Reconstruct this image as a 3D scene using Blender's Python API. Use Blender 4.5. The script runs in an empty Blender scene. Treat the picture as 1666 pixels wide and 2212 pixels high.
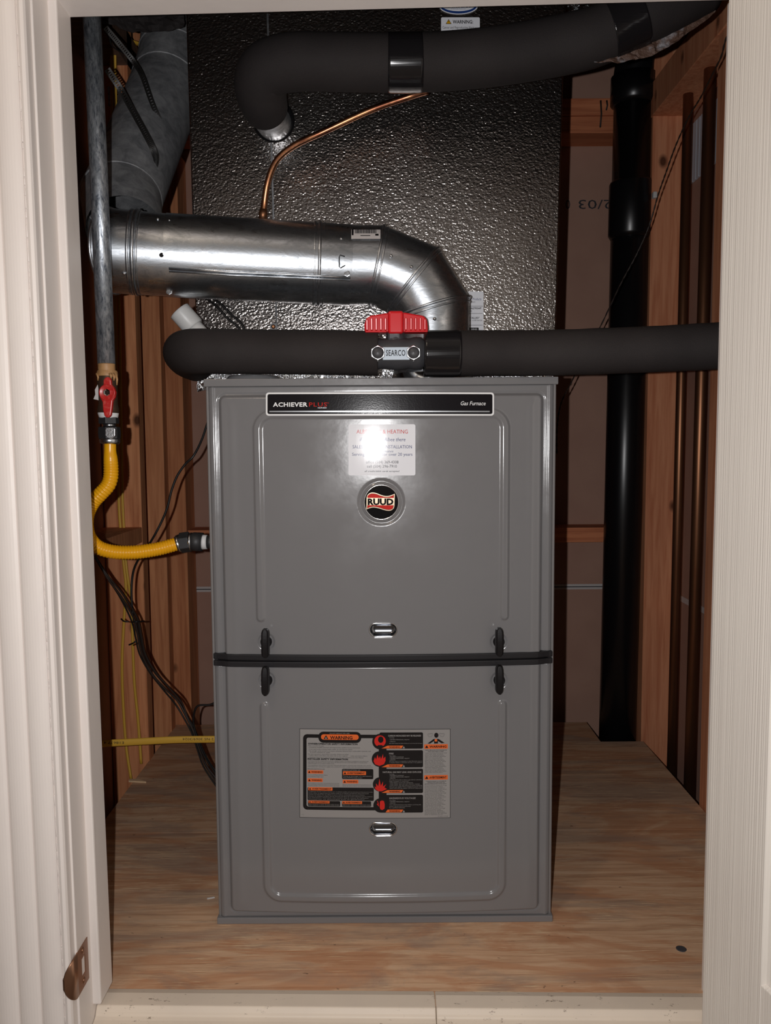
import bpy, bmesh, math, random
import numpy as np
from mathutils import Vector, Matrix, noise
random.seed(7)
S = bpy.context.scene
COL = S.collection
# ------------------------------------------------------------------ camera
F = 1745.0; PITCH = math.radians(4.7); ROLL = math.radians(-0.4)
CAM = Vector((0, -1.238, 0.759))
R3 = Matrix.Rotation(math.pi/2-PITCH, 3, 'X') @ Matrix.Rotation(ROLL, 3, 'Z')
cd = bpy.data.cameras.new('camera'); cam = bpy.data.objects.new('camera', cd); COL.objects.link(cam)
cam.matrix_world = Matrix.Translation(CAM) @ R3.to_4x4()
cd.sensor_fit = 'HORIZONTAL'; cd.sensor_width = 36; cd.lens = 36*F/1666; cd.clip_start = .02
S.camera = cam
# ------------------------------------------------------------------ light, exposure
w = bpy.data.worlds.new('world'); S.world = w; w.use_nodes = True
w.node_tree.nodes['Background'].inputs[0].default_value = (1, .9, .78, 1)
w.node_tree.nodes['Background'].inputs[1].default_value = .012
def lamp(name, loc, power, col, r):
    l = bpy.data.lights.new(name, 'POINT'); l.energy = power; l.color = col; l.shadow_soft_size = r
    o = bpy.data.objects.new(name, l); o.location = loc; COL.objects.link(o); return o
lamp('flash_light', CAM+Vector((-.045, .0, .004)), 30, (1, .985, .99), .0035)
lamp('hall_ceiling_light', (-.62, -1.15, 1.95), 8.0, (1, .82, .64), .07)
S.view_settings.view_transform = 'Standard'; S.view_settings.look = 'None'
S.view_settings.gamma = 1; S.view_settings.use_curve_mapping = False
S.view_settings.exposure = 0.0

# ------------------------------------------------------------------ helpers
def ray(px, py): return R3 @ Vector(((px-833)/F, -(py-1106)/F, -1.0))
def at(px, py, Y): d = ray(px, py); return CAM + d*((Y-CAM.y)/d.y)
def atx(px, py, X): d = ray(px, py); return CAM + d*((X-CAM.x)/d.x)
def atz(px, py, Z): d = ray(px, py); return CAM + d*((Z-CAM.z)/d.z)
def lin(c): return tuple(((v/255)/12.92 if v/255 <= .04045 else ((v/255+.055)/1.055)**2.4) for v in c)
ORG = {}
def spl(pts, n=8):
    """Catmull-Rom through points (any length tuples)."""
    P = [np.array(p, float) for p in pts]; P = [2*P[0]-P[1]] + P + [2*P[-1]-P[-2]]; out = []
    for i in range(1, len(P)-2):
        a, b, c, d = P[i-1:i+3]
        for k in range(n):
            t = k/n; out.append(.5*((2*b)+(-a+c)*t+(2*a-5*b+4*c-d)*t*t+(-a+3*b-3*c+d)*t**3))
    out.append(P[-2]); return out
class MB:
    def __init__(s): s.v = []; s.f = []; s.m = []; s.s = []
    def add(s, vs, fs, mi=0, sm=False):
        o = len(s.v); s.v += [tuple(map(float, v)) for v in vs]
        for f in fs: s.f.append(tuple(i+o for i in f)); s.m.append(mi); s.s.append(sm)
        return s
    def box(s, x0, y0, z0, x1, y1, z1, mi=0, fn=None):
        x0, x1 = sorted((x0, x1)); y0, y1 = sorted((y0, y1)); z0, z1 = sorted((z0, z1))
        v = [(x, y, z) for x in (x0, x1) for y in (y0, y1) for z in (z0, z1)]
        if fn: v = [fn(*p) for p in v]
        return s.add(v, [(0,1,3,2),(4,6,7,5),(0,4,5,1),(2,3,7,6),(0,2,6,4),(1,5,7,3)], mi)
    def tube(s, path, r, n=16, caps=True, mi=0, sm=True, flat=None):
        P = [Vector(p[:3]) for p in path]; m = len(P)
        rr = [r]*m if not hasattr(r, '__len__') else list(r)
        T = [(P[min(i+1, m-1)]-P[max(i-1, 0)]).normalized() for i in range(m)]
        up = Vector((0,0,1)) if abs(T[0].z) < .9 else Vector((0,1,0))
        N = (up-T[0]*up.dot(T[0])).normalized(); vs = []
        for i in range(m):
            N = (N-T[i]*N.dot(T[i])).normalized(); B = T[i].cross(N)
            for k in range(n):
                a = 2*math.pi*k/n; ca, sa = math.cos(a), math.sin(a)
                if flat: ca *= flat
                vs.append(P[i]+(N*ca+B*sa)*rr[i])
        fs = [(i*n+k, i*n+(k+1) % n, (i+1)*n+(k+1) % n, (i+1)*n+k) for i in range(m-1) for k in range(n)]
        s.add(vs, fs, mi, sm)
        if caps:
            o = len(s.v)-m*n
            s.f.append(tuple(o+k for k in reversed(range(n)))); s.f.append(tuple(o+(m-1)*n+k for k in range(n)))
            s.m += [mi, mi]; s.s += [False, False]
        return s
    def lathe(s, base, axis, prof, n=24, mi=0, sm=True, caps=True):
        a = Vector(axis).normalized(); b = Vector(base)
        up = Vector((0,0,1)) if abs(a.z) < .9 else Vector((0,1,0)); N_ = (up-a*up.dot(a)).normalized(); B_ = a.cross(N_)
        vs = [b+a*p[0]+(N_*math.cos(2*math.pi*k/n)+B_*math.sin(2*math.pi*k/n))*max(p[1], 1e-5) for p in prof for k in range(n)]; m = len(prof)
        s.add(vs, [(i*n+k, i*n+(k+1) % n, (i+1)*n+(k+1) % n, (i+1)*n+k) for i in range(m-1) for k in range(n)], mi, sm)
        if caps: s.add([vs[k] for k in range(n)]+[vs[(m-1)*n+k] for k in range(n)], [tuple(reversed(range(n))), tuple(range(n, 2*n))], mi, False)
        return s
    def prism(s, poly, f0, f1, mi=0):
        """poly: list of 2D; f0,f1: functions (a,b)->3D for both ends."""
        n = len(poly); v = [f0(*p) for p in poly]+[f1(*p) for p in poly]
        fs = [tuple(range(n)), tuple(reversed(range(n, 2*n)))]+[(i, i+n, (i+1) % n+n, (i+1) % n) for i in range(n)]
        return s.add(v, fs, mi)
    def build(s, name, mats, parent=None, bevel=0, seg=2, fix=True):
        if not isinstance(mats, (list, tuple)): mats = [mats]
        V = np.array(s.v)
        if parent is not None: org = ORG[parent]
        else: lo, hi = V.min(0), V.max(0); org = Vector(((lo[0]+hi[0])/2, (lo[1]+hi[1])/2, lo[2]))
        me = bpy.data.meshes.new(name); me.from_pydata([tuple(v) for v in V-np.array(org)], [], s.f)
        for m in mats: me.materials.append(m)
        me.polygons.foreach_set('material_index', s.m); me.polygons.foreach_set('use_smooth', s.s)
        me.update()
        if fix:
            bm = bmesh.new(); bm.from_mesh(me); bmesh.ops.recalc_face_normals(bm, faces=bm.faces); bm.to_mesh(me); bm.free()
        o = bpy.data.objects.new(name, me); COL.objects.link(o)
        if parent is not None: o.parent = parent
        else: o.location = org
        ORG[o] = Vector(org)
        if bevel:
            b = o.modifiers.new('bevel', 'BEVEL'); b.width = bevel; b.segments = seg; b.limit_method = 'ANGLE'; b.angle_limit = .6
            b.harden_normals = False
        return o
def tag(o, label=None, cat=None, group=None, kind=None):
    if label: o['label'] = label
    if cat: o['category'] = cat
    if group: o['group'] = group
    if kind: o['kind'] = kind
    return o
def empty(name, loc, label=None, cat=None, group=None, kind=None):
    o = bpy.data.objects.new(name, None); o.empty_display_size = .05; o.location = loc; COL.objects.link(o); ORG[o] = Vector(loc)
    return tag(o, label, cat, group, kind)
def ss(a, b, x): t = np.clip((x-a)/(b-a), 0, 1); return t*t*(3-2*t)

# ------------------------------------------------------------------ materials
def mat(name, base, rough=.5, metal=0, spec=.5, coat=0):
    m = bpy.data.materials.new(name); m.use_nodes = True; b = m.node_tree.nodes['Principled BSDF']
    b.inputs['Base Color'].default_value = (*base, 1); b.inputs['Roughness'].default_value = rough
    b.inputs['Metallic'].default_value = metal; b.inputs['Specular IOR Level'].default_value = spec
    b.inputs['Coat Weight'].default_value = coat; b.inputs['Coat Roughness'].default_value = .08
    return m
class N:
    def __init__(s, m): s.m = m; s.t = m.node_tree; s.b = s.t.nodes['Principled BSDF']; s.co = s.new('ShaderNodeTexCoord').outputs['Object']
    def new(s, k, **kw):
        n = s.t.nodes.new(k)
        for a, b in kw.items(): setattr(n, a, b)
        return n
    def link(s, a, b): s.t.links.new(a, b)
    def map(s, scale=(1,1,1), rot=(0,0,0), loc=(0,0,0)):
        n = s.new('ShaderNodeMapping'); n.inputs['Scale'].default_value = scale; n.inputs['Rotation'].default_value = rot; n.inputs['Location'].default_value = loc
        s.link(s.co, n.inputs['Vector']); return n.outputs[0]
    def noise(s, vec, scale=5, detail=3, rough=.5, dist=0):
        n = s.new('ShaderNodeTexNoise'); n.inputs['Scale'].default_value = scale; n.inputs['Detail'].default_value = detail
        n.inputs['Roughness'].default_value = rough; n.inputs['Distortion'].default_value = dist; s.link(vec, n.inputs['Vector']); return n.outputs['Fac']
    def ramp(s, fac, stops, interp='LINEAR'):
        n = s.new('ShaderNodeValToRGB'); r = n.color_ramp; r.interpolation = interp
        while len(r.elements) < len(stops): r.elements.new(.5)
        for e, (p, c) in zip(r.elements, stops): e.position = p; e.color = (*c, 1) if len(c) == 3 else c
        s.link(fac, n.inputs[0]); return n.outputs[0]
    def mix(s, fac, a, b, mode='MIX'):
        n = s.new('ShaderNodeMix', data_type='RGBA', blend_type=mode)
        if hasattr(fac, 'links'): s.link(fac, n.inputs[0])
        else: n.inputs[0].default_value = fac
        for v, i in ((a, 6), (b, 7)):
            if hasattr(v, 'links'): s.link(v, n.inputs[i])
            else: n.inputs[i].default_value = (*v, 1)
        return n.outputs[2]
    def math(s, op, a, b=0.0):
        n = s.new('ShaderNodeMath', operation=op)
        for v, i in ((a, 0), (b, 1)):
            if hasattr(v, 'links'): s.link(v, n.inputs[i])
            else: n.inputs[i].default_value = v
        return n.outputs[0]
    def color(s, c): s.link(c, s.b.inputs['Base Color'])
    def rough(s, c): s.link(c, s.b.inputs['Roughness'])
    def bump(s, h, dist=.001, strength=1):
        n = s.new('ShaderNodeBump'); n.inputs['Distance'].default_value = dist; n.inputs['Strength'].default_value = strength
        s.link(h, n.inputs['Height']); s.link(n.outputs[0], s.b.inputs['Normal'])
W3 = lambda a: (a, a, a)
def wood(name, dark, light, ax=(60, 60, 3), knots=True):
    m = mat(name, light, .75, spec=.25); n = N(m); v = n.map(ax)
    g = n.noise(v, 1.3, 4, .6, .6); c = n.ramp(g, [(.3, dark), (.62, light)])
    big = n.noise(n.map(tuple(a*.12 for a in ax)), 1.1, 2); c = n.mix(n.ramp(big, [(.4, W3(0)), (.7, W3(.35))]), c, tuple(x*.55 for x in dark))
    if knots:
        vo = n.new('ShaderNodeTexVoronoi'); vo.inputs['Scale'].default_value = 1; n.link(n.map(tuple(9 if a > 10 else 6 for a in ax)), vo.inputs['Vector'])
        k = n.ramp(vo.outputs['Distance'], [(.05, W3(1)), (.12, W3(0))]); c = n.mix(k, c, tuple(x*.22 for x in dark))
    n.color(c); n.bump(g, .0006, .6); return m
M = {}
M['stud'] = wood('stud_wood', lin((192, 120, 80)), lin((234, 162, 114)))
M['stud_h'] = wood('blocking_wood', lin((185, 108, 74)), lin((222, 142, 100)), (3, 60, 60))
M['stud_r'] = wood('framing_wood', lin((196, 120, 84)), lin((228, 158, 118)))
M['kraft'] = mat('drywall_kraft_back', lin((168, 132, 116)), .85, spec=.2)
n = N(M['kraft']); n.color(n.mix(n.noise(n.map((4,4,4)), 3, 3), lin((168,130,114)), lin((186,148,130))))
M['tape'] = mat('joint_tape', lin((205, 198, 195)), .7)
# plywood
m = M['ply'] = mat('plywood_sheet', (.5,.35,.2), .7, spec=.3); n = N(m)
g = n.noise(n.map((3, 45, 1)), 1.6, 5, .65, .8)
c = n.ramp(g, [(.25, lin((164,124,96))), (.45, lin((204,162,128))), (.6, lin((218,180,146))), (.8, lin((220,190,162)))])
p = n.noise(n.map((2.2, 6.5, 1)), 1.7, 5, .6, 1.2)
c = n.mix(n.ramp(p, [(.47, W3(0)), (.56, W3(.5))]), c, lin((186, 124, 84)))
p2 = n.noise(n.map((1.1, 3.5, 1), loc=(5,2,0)), 2.1, 5, .65, 1.5)
c = n.mix(n.ramp(p2, [(.5, W3(0)), (.62, W3(.5))]), c, lin((150, 132, 120)))
fib = n.noise(n.map((14, 420, 1), loc=(1,3,0)), 1, 3, .7)
fm = n.noise(n.map((3, 9, 1), loc=(9,1,0)), 1.4, 2)
fibm = n.math('MULTIPLY', n.ramp(fib, [(.56, W3(0)), (.66, W3(1))]), n.ramp(fm, [(.44, W3(0)), (.56, W3(1))]))
c = n.mix(fibm, c, lin((240, 208, 168)))
sp = n.noise(n.map((60, 90, 1)), 1, 2, .5); c = n.mix(n.ramp(sp, [(.72, W3(0)), (.76, W3(.6))]), c, lin((70, 45, 35)))
n.color(c); n.bump(n.math('ADD', g, n.math('MULTIPLY', fibm, .5)), .0008, .8)
# paint
def paint(name, c, grain=False, r=.38):
    m = mat(name, c, r, spec=.45); n = N(m)
    n.color(n.mix(n.ramp(n.noise(n.map((8,8,3)), 2, 4, .6), [(.35, W3(0)), (.75, W3(.35))]), c, tuple(x*y for x, y in zip(c, (.87,.85,.86)))))
    if grain:
        g1 = n.noise(n.map((560, 560, 1.3)), 1, 0, .5, .1); n.bump(g1, .0006, 1)
    else: n.bump(n.noise(n.map((40,40,12)), 2, 3), .0006, .5)
    return m
M['cream'] = paint('cream_gloss_paint', lin((234, 225, 218)))
M['door'] = paint('moulded_door_paint', lin((234, 227, 217)), True, .45)
m = M['sill'] = mat('scuffed_threshold_paint', lin((228, 212, 192)), .5); n = N(m)
sc = n.noise(n.map((30, 60, 60)), 2.2, 6, .75); ms = n.noise(n.map((5, 5, 5)), 2, 2)
sm_ = n.math('MULTIPLY', n.ramp(sc, [(.6, W3(0)), (.66, W3(1))]), n.ramp(ms, [(.5, W3(0)), (.62, W3(1))]))
n.color(n.mix(sm_, n.mix(n.noise(n.map((6,6,6)), 2), lin((232,216,196)), lin((212,198,182))), lin((105, 85, 70))))
M['hall'] = paint('hall_wall_paint', lin((160, 152, 142)), False, .8)
M['carpet'] = mat('beige_carpet', lin((110, 98, 86)), .95)
# furnace paint
m = M['furn'] = mat('grey_furnace_enamel', lin((122, 121, 122)), .27, spec=.5); n = N(m)
n.rough(n.ramp(n.noise(n.map((9,9,9)), 1.5, 5, .65), [(.4, W3(.14)), (.75, W3(.23))]))
n.bump(n.noise(n.map((1,1,1)), 90, 2), .00012, .5)
M['furn_side'] = mat('grey_cabinet_paint', lin((124, 121, 120)), .4)
M['blk'] = mat('black_plastic', (.010,.009,.010), .38, spec=.3)
M['blk_soft'] = mat('black_gasket', (.016,.015,.017), .4, spec=.35)
M['chrome'] = mat('chrome', (.75,.76,.78), .12, 1)
M['plate'] = mat('zinc_clamp_plate', (.30,.33,.36), .5, .9)
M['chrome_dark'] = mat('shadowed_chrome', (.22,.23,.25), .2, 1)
M['white'] = mat('white_vinyl', lin((238, 239, 244)), .085, spec=.22)
M['clear'] = mat('grey_label_film', lin((150, 147, 145)), .14, spec=.4)
M['ink'] = mat('black_ink', (.012,.011,.012), .13)
M['inkgrey'] = mat('grey_ink', lin((70,70,74)), .1, spec=.2)
M['signblk'] = mat('sign_black', (.010,.009,.011), .13, spec=.35); n = N(M['signblk']); n.bump(n.noise(n.map((1,1,1)), 420, 2), .00008, .6)
M['red'] = mat('red_ink', lin((205, 48, 42)), .1, spec=.2)
M['orange'] = mat('orange_ink', lin((226, 106, 52)), .16)
M['gloss_black'] = mat('emblem_black', (.006,.006,.007), .05, spec=.4)
M['blueink'] = mat('blue_ink', lin((60, 70, 120)), .1, spec=.2)
M['blue'] = mat('blue_print', lin((30, 62, 130)), .3)
M['silver_ink'] = mat('silver_print', lin((170,172,175)), .25, .6)
M['cream_ink'] = mat('pale_gold_print', lin((225, 205, 175)), .16, .3)
M['print_white'] = mat('white_print', lin((235,235,235)), .35)
M['yellow_ink'] = mat('yellow_print', lin((240,180,30)), .3)
# foil
m = M['foil'] = mat('embossed_foil_facing', (.50,.485,.475), .23, 1); n = N(m)
a = n.noise(n.map((250, 250, 330)), 1, 1, .5, .1); b = n.noise(n.map((2,2,2)), 2, 2)
n.bump(a, .0010, 1)
n.color(n.mix(n.ramp(b, [(.35, W3(0)), (.65, W3(1))]), (.33,.30,.285), (.46,.43,.41)))
m = M['crinkle'] = mat('crinkled_foil_tape', (.75,.76,.78), .2, 1); n = N(m); n.bump(n.noise(n.map((1,1,.35)), 90, 4, .7, .8), .008, 1)
m = M['paper'] = mat('torn_kraft_paper', lin((120,100,90)), .6); n = N(m); n.bump(n.noise(n.map((1,1,1)), 60, 4, .6), .006, 1)
n.color(n.mix(n.ramp(n.noise(n.map((1,1,1)), 25, 3), [(.5, W3(0)), (.62, W3(1))]), lin((92,68,56)), lin((165,165,170))))
# galvanised
def galv(name, c0, c1, r0, r1, st=(30,30,30), b=.0002, metal=1):
    m = mat(name, c1, .3, metal); n = N(m); v = n.noise(n.map(st), 2, 5, .7, .6)
    n.color(n.ramp(v, [(.35, c0), (.65, c1)])); n.rough(n.ramp(v, [(.3, W3(r1)), (.7, W3(r0))])); n.bump(v, b, .5); return m
M['galv'] = galv('galvanised_duct_steel', (.36,.385,.41), (.80,.84,.89), .24, .42, (16, 40, 40), .0004)
M['galv_dull'] = galv('weathered_duct_steel', (.17,.175,.185), (.36,.365,.375), .5, .65, (16,16,16), .0005, .3)
M['galv_pipe'] = galv('galvanised_pipe', (.10,.115,.14), (.60,.64,.68), .3, .5, (110,110,30), .0009, .75)
M['iron'] = mat('black_iron', (.03,.03,.032), .5, .3)
M['steel'] = galv('zinc_steel', (.5,.52,.55), (.72,.74,.77), .2, .35, (60,60,60))
M['silvernut'] = galv('bright_hex_nut', (.62,.64,.66), (.8,.8,.8), .25, .4, (200,200,200), .0005)
m = M['foam'] = mat('black_foam_insulation', (.022,.021,.023), .72, spec=.18); n = N(m)
n.bump(n.noise(n.map((1,1,1)), 650, 2), .0005, 1); n.color(n.mix(n.noise(n.map((1,1,1)), 9, 4), (.018,.0155,.016), (.040,.034,.033)))
M['tape_blk'] = mat('glossy_black_tape', (.012,.011,.012), .14, spec=.5); n = N(M['tape_blk']); n.bump(n.noise(n.map((8,300,300)), 1, 2), .0004, .8)
M['abs'] = mat('black_drain_plastic', (.006,.006,.007), .3, spec=.5)
m = M['copper'] = mat('copper_tube', (.75,.33,.17), .3, 1); n = N(m); n.color(n.mix(n.ramp(n.noise(n.map((30,30,8)), 1.5, 4), [(.4, W3(0)), (.65, W3(1))]), (.34,.13,.075), (.72,.34,.17)))
m = M['copper_dull'] = mat('tarnished_copper', (.3,.12,.06), .42, .9); n = N(m); n.color(n.mix(n.noise(n.map((20,20,3)), 2, 4), (.20,.085,.045), (.40,.19,.10)))
M['handle_red'] = mat('red_plastic', lin((214, 26, 34)), .3)
m = M['valve_red'] = mat('red_enamelled_handle', lin((196, 50, 46)), .32); n = N(m); n.color(n.mix(n.ramp(n.noise(n.map((1,1,1)), 200, 3), [(.5, W3(0)), (.8, W3(.5))]), lin((190,40,38)), lin((215,120,105))))
M['pvc'] = mat('white_pvc', lin((214, 214, 212)), .38)
M['pvc_grey'] = mat('dark_grey_pvc', (.055,.055,.06), .4)
M['teflon'] = mat('white_thread_tape', lin((222,222,222)), .55)
m = M['dope'] = mat('tan_pipe_dope', lin((190,142,92)), .5); n = N(m); n.color(n.mix(n.noise(n.map((1,1,1)), 120, 3), lin((150,105,62)), lin((205,162,112))))
M['brass'] = mat('brown_brass_valve', lin((92,72,58)), .4, .6)
M['gasyellow'] = mat('yellow_coated_gas_hose', lin((236, 168, 18)), .28, spec=.5)
M['nmyellow'] = mat('yellow_cable_jacket', lin((226, 178, 66)), .5)
M['wire'] = mat('dark_cable_jacket', (.030,.020,.016), .4)
M['wireblk'] = mat('black_cable_jacket', (.012,.011,.011), .4)
m = M['bronze'] = mat('antique_brass_plate', lin((150,112,88)), .33, .85)
M['patch'] = mat('pale_plastic_patch', lin((196, 206, 218)), .5)
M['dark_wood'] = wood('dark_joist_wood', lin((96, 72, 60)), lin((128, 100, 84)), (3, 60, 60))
M['marker'] = mat('marker_ink', (.03,.025,.022), .6)
M['chip'] = mat('wood_splinter', lin((232,200,160)), .7)
M['stripes'] = mat('woven_strap_metal', (.022,.021,.02), .45, .3)

# ------------------------------------------------------------------ door frame (slightly turned to the furnace)
def df(x, y, z): return (x - .0085*(z/1.31) if x < 0 else x, y-.022*(x+.39), z)
XL, XS = -.3990, -.3880     # left jamb face, left stop face
HZ = 1.305
def dfz(x, y, z): return (x, y-.022*(x+.39), z+.007*(x+.39))
# jamb + stop left
fr = empty('trim_1', (XS, -.2, -.25), kind='structure'); fr['label'] = 'cream painted door jamb, stops and head around the closet opening'
b = MB(); b.box(-.425, -.252, -.30, XL, -.150, 1.31, fn=df); b.build('side_jamb', M['cream'], fr, .0012)
b = MB(); b.box(XL-.002, -.207, .010, XS, -.160, HZ+.012, fn=df); b.build('door_stop', M['cream'], fr, .0025)
b = MB(); b.box(-.43, -.256, HZ+.011, .47, -.150, HZ+.04, fn=dfz); b.build('head_jamb', M['cream'], fr, .0012)
b = MB(); b.box(XS-.012, -.207, HZ, .4385, -.160, HZ+.013, fn=dfz); b.build('door_stop', M['cream'], fr, .0025)
b = MB(); b.box(.4365, -.256, -.3, .461, -.150, 1.312, fn=df); b.build('side_jamb', M['cream'], fr, .0012)
b = MB(); b.box(.4325, -.196, .010, .4375, -.160, HZ, fn=df); b.build('door_stop', M['cream'], fr, .001)
# fluted casing left
prof = [(-.4015,-.252), (-.4015,-.266), (-.4030,-.2695), (-.4065,-.2710), (-.4100,-.2695), (-.4112,-.2640), (-.4130,-.2635)]
x0 = -.4138
for k in range(4):
    for i in range(9):
        t = i/8; prof.append((x0-.0275*t, -.2655-.0036*math.sin(math.pi*t)**.6))
    x0 -= .0287; prof.append((x0+.0007, -.2640))
prof += [(x0, -.271), (x0-.012, -.273), (x0-.014, -.252)]
b = MB(); b.prism(prof, lambda x, y: df(x, y, -.30), lambda x, y: df(x, y, 1.318))
b.build('x', M['cream']) if False else None
for k in range(60):
    z = -.02+k*.0245+random.uniform(-.008, .008); b.tube([df(-.4122+random.uniform(-.0003,.0004), -.2655, z), df(-.4122, -.2660, z+random.uniform(.004,.016))], random.uniform(.0007,.0013), 6)
for k in range(60):
    z = -.02+k*.0245+random.uniform(-.008, .008); b.tube([df(-.4122+random.uniform(-.0003,.0004), -.2655, z), df(-.4122, -.2660, z+random.uniform(.004,.016))], random.uniform(.0007,.0013), 6)
tag(b.build('trim_2', M['cream'], bevel=.0004), 'fluted cream door casing running up the left edge', kind='structure')
b = MB(); b.prism([(-p[0]+.066, p[1]) for p in prof], lambda x, y: df(x, y, -.30), lambda x, y: df(x, y, 1.33))
tag(b.build('trim_3', M['cream'], bevel=.0004), 'cream door casing behind the open door', kind='structure')
b = MB(); b.box(-.545, -.272, HZ+.020, .59, -.252, HZ+.105, fn=dfz); b.box(-.545, -.277, HZ+.095, .59, -.252, HZ+.105, fn=dfz); b.box(-.545, -.276, HZ+.020, .59, -.252, HZ+.028, fn=dfz)
tag(b.build('trim_5', M['cream'], bevel=.001), 'cream head casing above the opening', kind='structure')
# threshold
tp = [(-.158, -.0005), (-.172, .003), (-.196, .002), (-.201, -.004), (-.203, -.008), (-.2085, -.0105), (-.216, -.0125), (-.2215, -.018), (-.224, -.028), (-.224, -.3), (-.158, -.3)]
th = empty('trim_4', (.02, -.19, -.25), kind='structure'); th['label'] = 'scuffed cream wooden threshold across the bottom of the opening'
for xa, xb in ((-.3985, .0632), (.0638, .4365)):
    b = MB(); b.prism(tp, lambda y, z: df(xa, y, z), lambda y, z: df(xb, y, z)); b.build('threshold_board', M['sill'], th, .0015)

# ------------------------------------------------------------------ closet shell
flo = empty('floor', (.04, .4, -.03), kind='structure'); flo['label'] = 'weathered plywood platform under the furnace'
b = MB(); b.box(-.579, -.1895, -.02, .656, .3, 0); b.box(-.579, .3, -.02, .656, .775, 0)
b.v = [(x, (y - .022*(x+.39) + .0005 if y < -.1 else y), z) for x, y, z in b.v]
b.build('plywood_sheet', M['ply'], flo, .0008)
b = MB(); b.box(-.579, .777, -.02, .548, .925, -.001); b.build('plywood_sheet', M['ply'], flo, .0008)
b = MB(); b.lathe(at(1472, 2050, -.06)*1.0, (0,0,1), [(0,.0075),(.0006,.0078),(.0009,.0065)], 18)
pz = atz(1472, 2050, 0); b.v = [(x, y, z-b.v[0][2]) for x, y, z in b.v]; b.v = [(x-at(1472,2050,-.06).x+pz.x, y+.06+pz.y, z) for x, y, z in b.v]
b.build('nail_head', M['inkgrey'], flo)
def struct_box(name, dims, m, label=None):
    b = MB(); b.box(*dims); o = b.build(name, m); o['kind'] = 'structure'
    if label: o['label'] = label
    return o
ZT = 1.93
# back wall
wb = empty('wall_back', (0, 1.05, -.02), kind='structure')
zj1, zj0 = at(1290, 293, 1.03).z, at(1260, 1267, 1.03).z
pieces = [(-.25, zj0), (zj0, zj1), (zj1, ZT)]
for i, (a, c) in enumerate(pieces):
    b = MB(); b.box(-.76, 1.03, a+.0008, .76, 1.043, c-.0008); b.build('drywall_sheet', M['kraft'], wb)
for z in (zj0, zj1):
    b = MB(); b.box(-.76, 1.0275, z-.0075, .76, 1.0301, z+.0075); b.box(-.76, 1.0262, z-.0012, .76, 1.0276, z+.0012, 1); b.build('joint_tape', [M['tape'], M['inkgrey']], wb)
for xa, dz in ((-.610, 0), (-.17, 0), (.237-.0, 0), (.70, 0)):
    b = MB(); b.box(xa, .93, -.25, xa+(.073 if xa < -.6 else .040), 1.027, 1.53); b.build('stud', M['stud'], wb, .002)
z0, z1 = at(1262, 1172, .93).z, at(1262, 1140, .93).z
for xa, xb in ((-.536, -.172), (-.128, .236), (.279, .699)):
    b = MB(); b.box(xa, .935, z0, xb, 1.027, z1); b.build('blocking', M['stud_h'], wb, .002)
zt0, zt1, zt2 = at(1290, 287, .93).z, at(1290, 250, .93).z, at(1290, 213, .93).z
b = MB(); b.box(-.75, .93, zt0, .75, 1.027, zt1-.001); b.build('top_plate', M['stud_h'], wb, .002)
b = MB(); b.box(-.75, .926, zt1, .75, 1.027, zt2); o = b.build('top_plate', M['stud_h'], wb, .002)
b = MB()
for xs, ya, yb in ((1298, 217, 275), (1311, 217, 238)):
    p0, p1 = at(xs, ya, .925), at(xs-1, yb, .925); pm = at(xs+1.5, (ya+yb)/2, .925)
    b.tube([p0, pm, p1], .0022, 6)
b.build('pencil_mark', M['marker'], wb)
# left wall
wl = empty('wall_left', (-.68, .3, -.02), kind='structure')
b = MB(); b.box(-.68, -.13, -.25, -.667, 1.043, ZT); b.build('drywall_sheet', M['kraft'], wl)
for ya in (-.14, .25, .666, .872):
    b = MB(); b.box(-.666, ya, -.25, -.577, ya+.039, ZT); b.build('stud', M['stud'], wl, .002)
b = MB(); b.box(-.666, .29, .534, -.577, .665, .571); b.build('blocking', M['stud'], wl, .002)
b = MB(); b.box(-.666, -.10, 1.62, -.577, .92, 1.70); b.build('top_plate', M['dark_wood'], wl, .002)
# right wall
wr = empty('wall_right', (.75, .3, -.02), kind='structure')
b = MB(); b.box(.752, -.13, -.25, .765, 1.043, ZT); b.build('drywall_sheet', M['kraft'], wr)
for ya in (-.1, .378, .806):
    b = MB(); b.box(.660, ya, -.25, .7515, ya+.039, 1.80); b.build('stud', M['stud_r'], wr, .002)
zr = at(1475, 1300, .95).z
a1 = atx(1473, 1291, .7515); a2 = atx(1522, 1320, .7515)
b = MB(); b.box(.7498, .445, a1.z-.010, .7519, .80, a1.z+.004); b.build('joint_tape', M['tape'], wr)
b = MB(); zpl = atx(1480, 212, .70).z; b.box(.657, -.10, zpl, .7515, .93, zpl+.08); b.build('top_plate', M['stud_r'], wr, .002)
a1, a2 = at(232, 186, .662), at(262, 228, .662); b = MB(); b.box(a1.x, .6635, a2.z, a2.x, .6655, a1.z); npl = b.build('nail_plate', M['galv'], wl)
for i in range(3):
    for j in range(2):
        b = MB(); b.lathe((a1.x+.009+.012*j, .6636, a2.z+.010+.014*i), (0,-1,0), [(0,.0022),(.0006,.0022)], 8); b.build('nail_head', M['ink'], npl)
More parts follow.
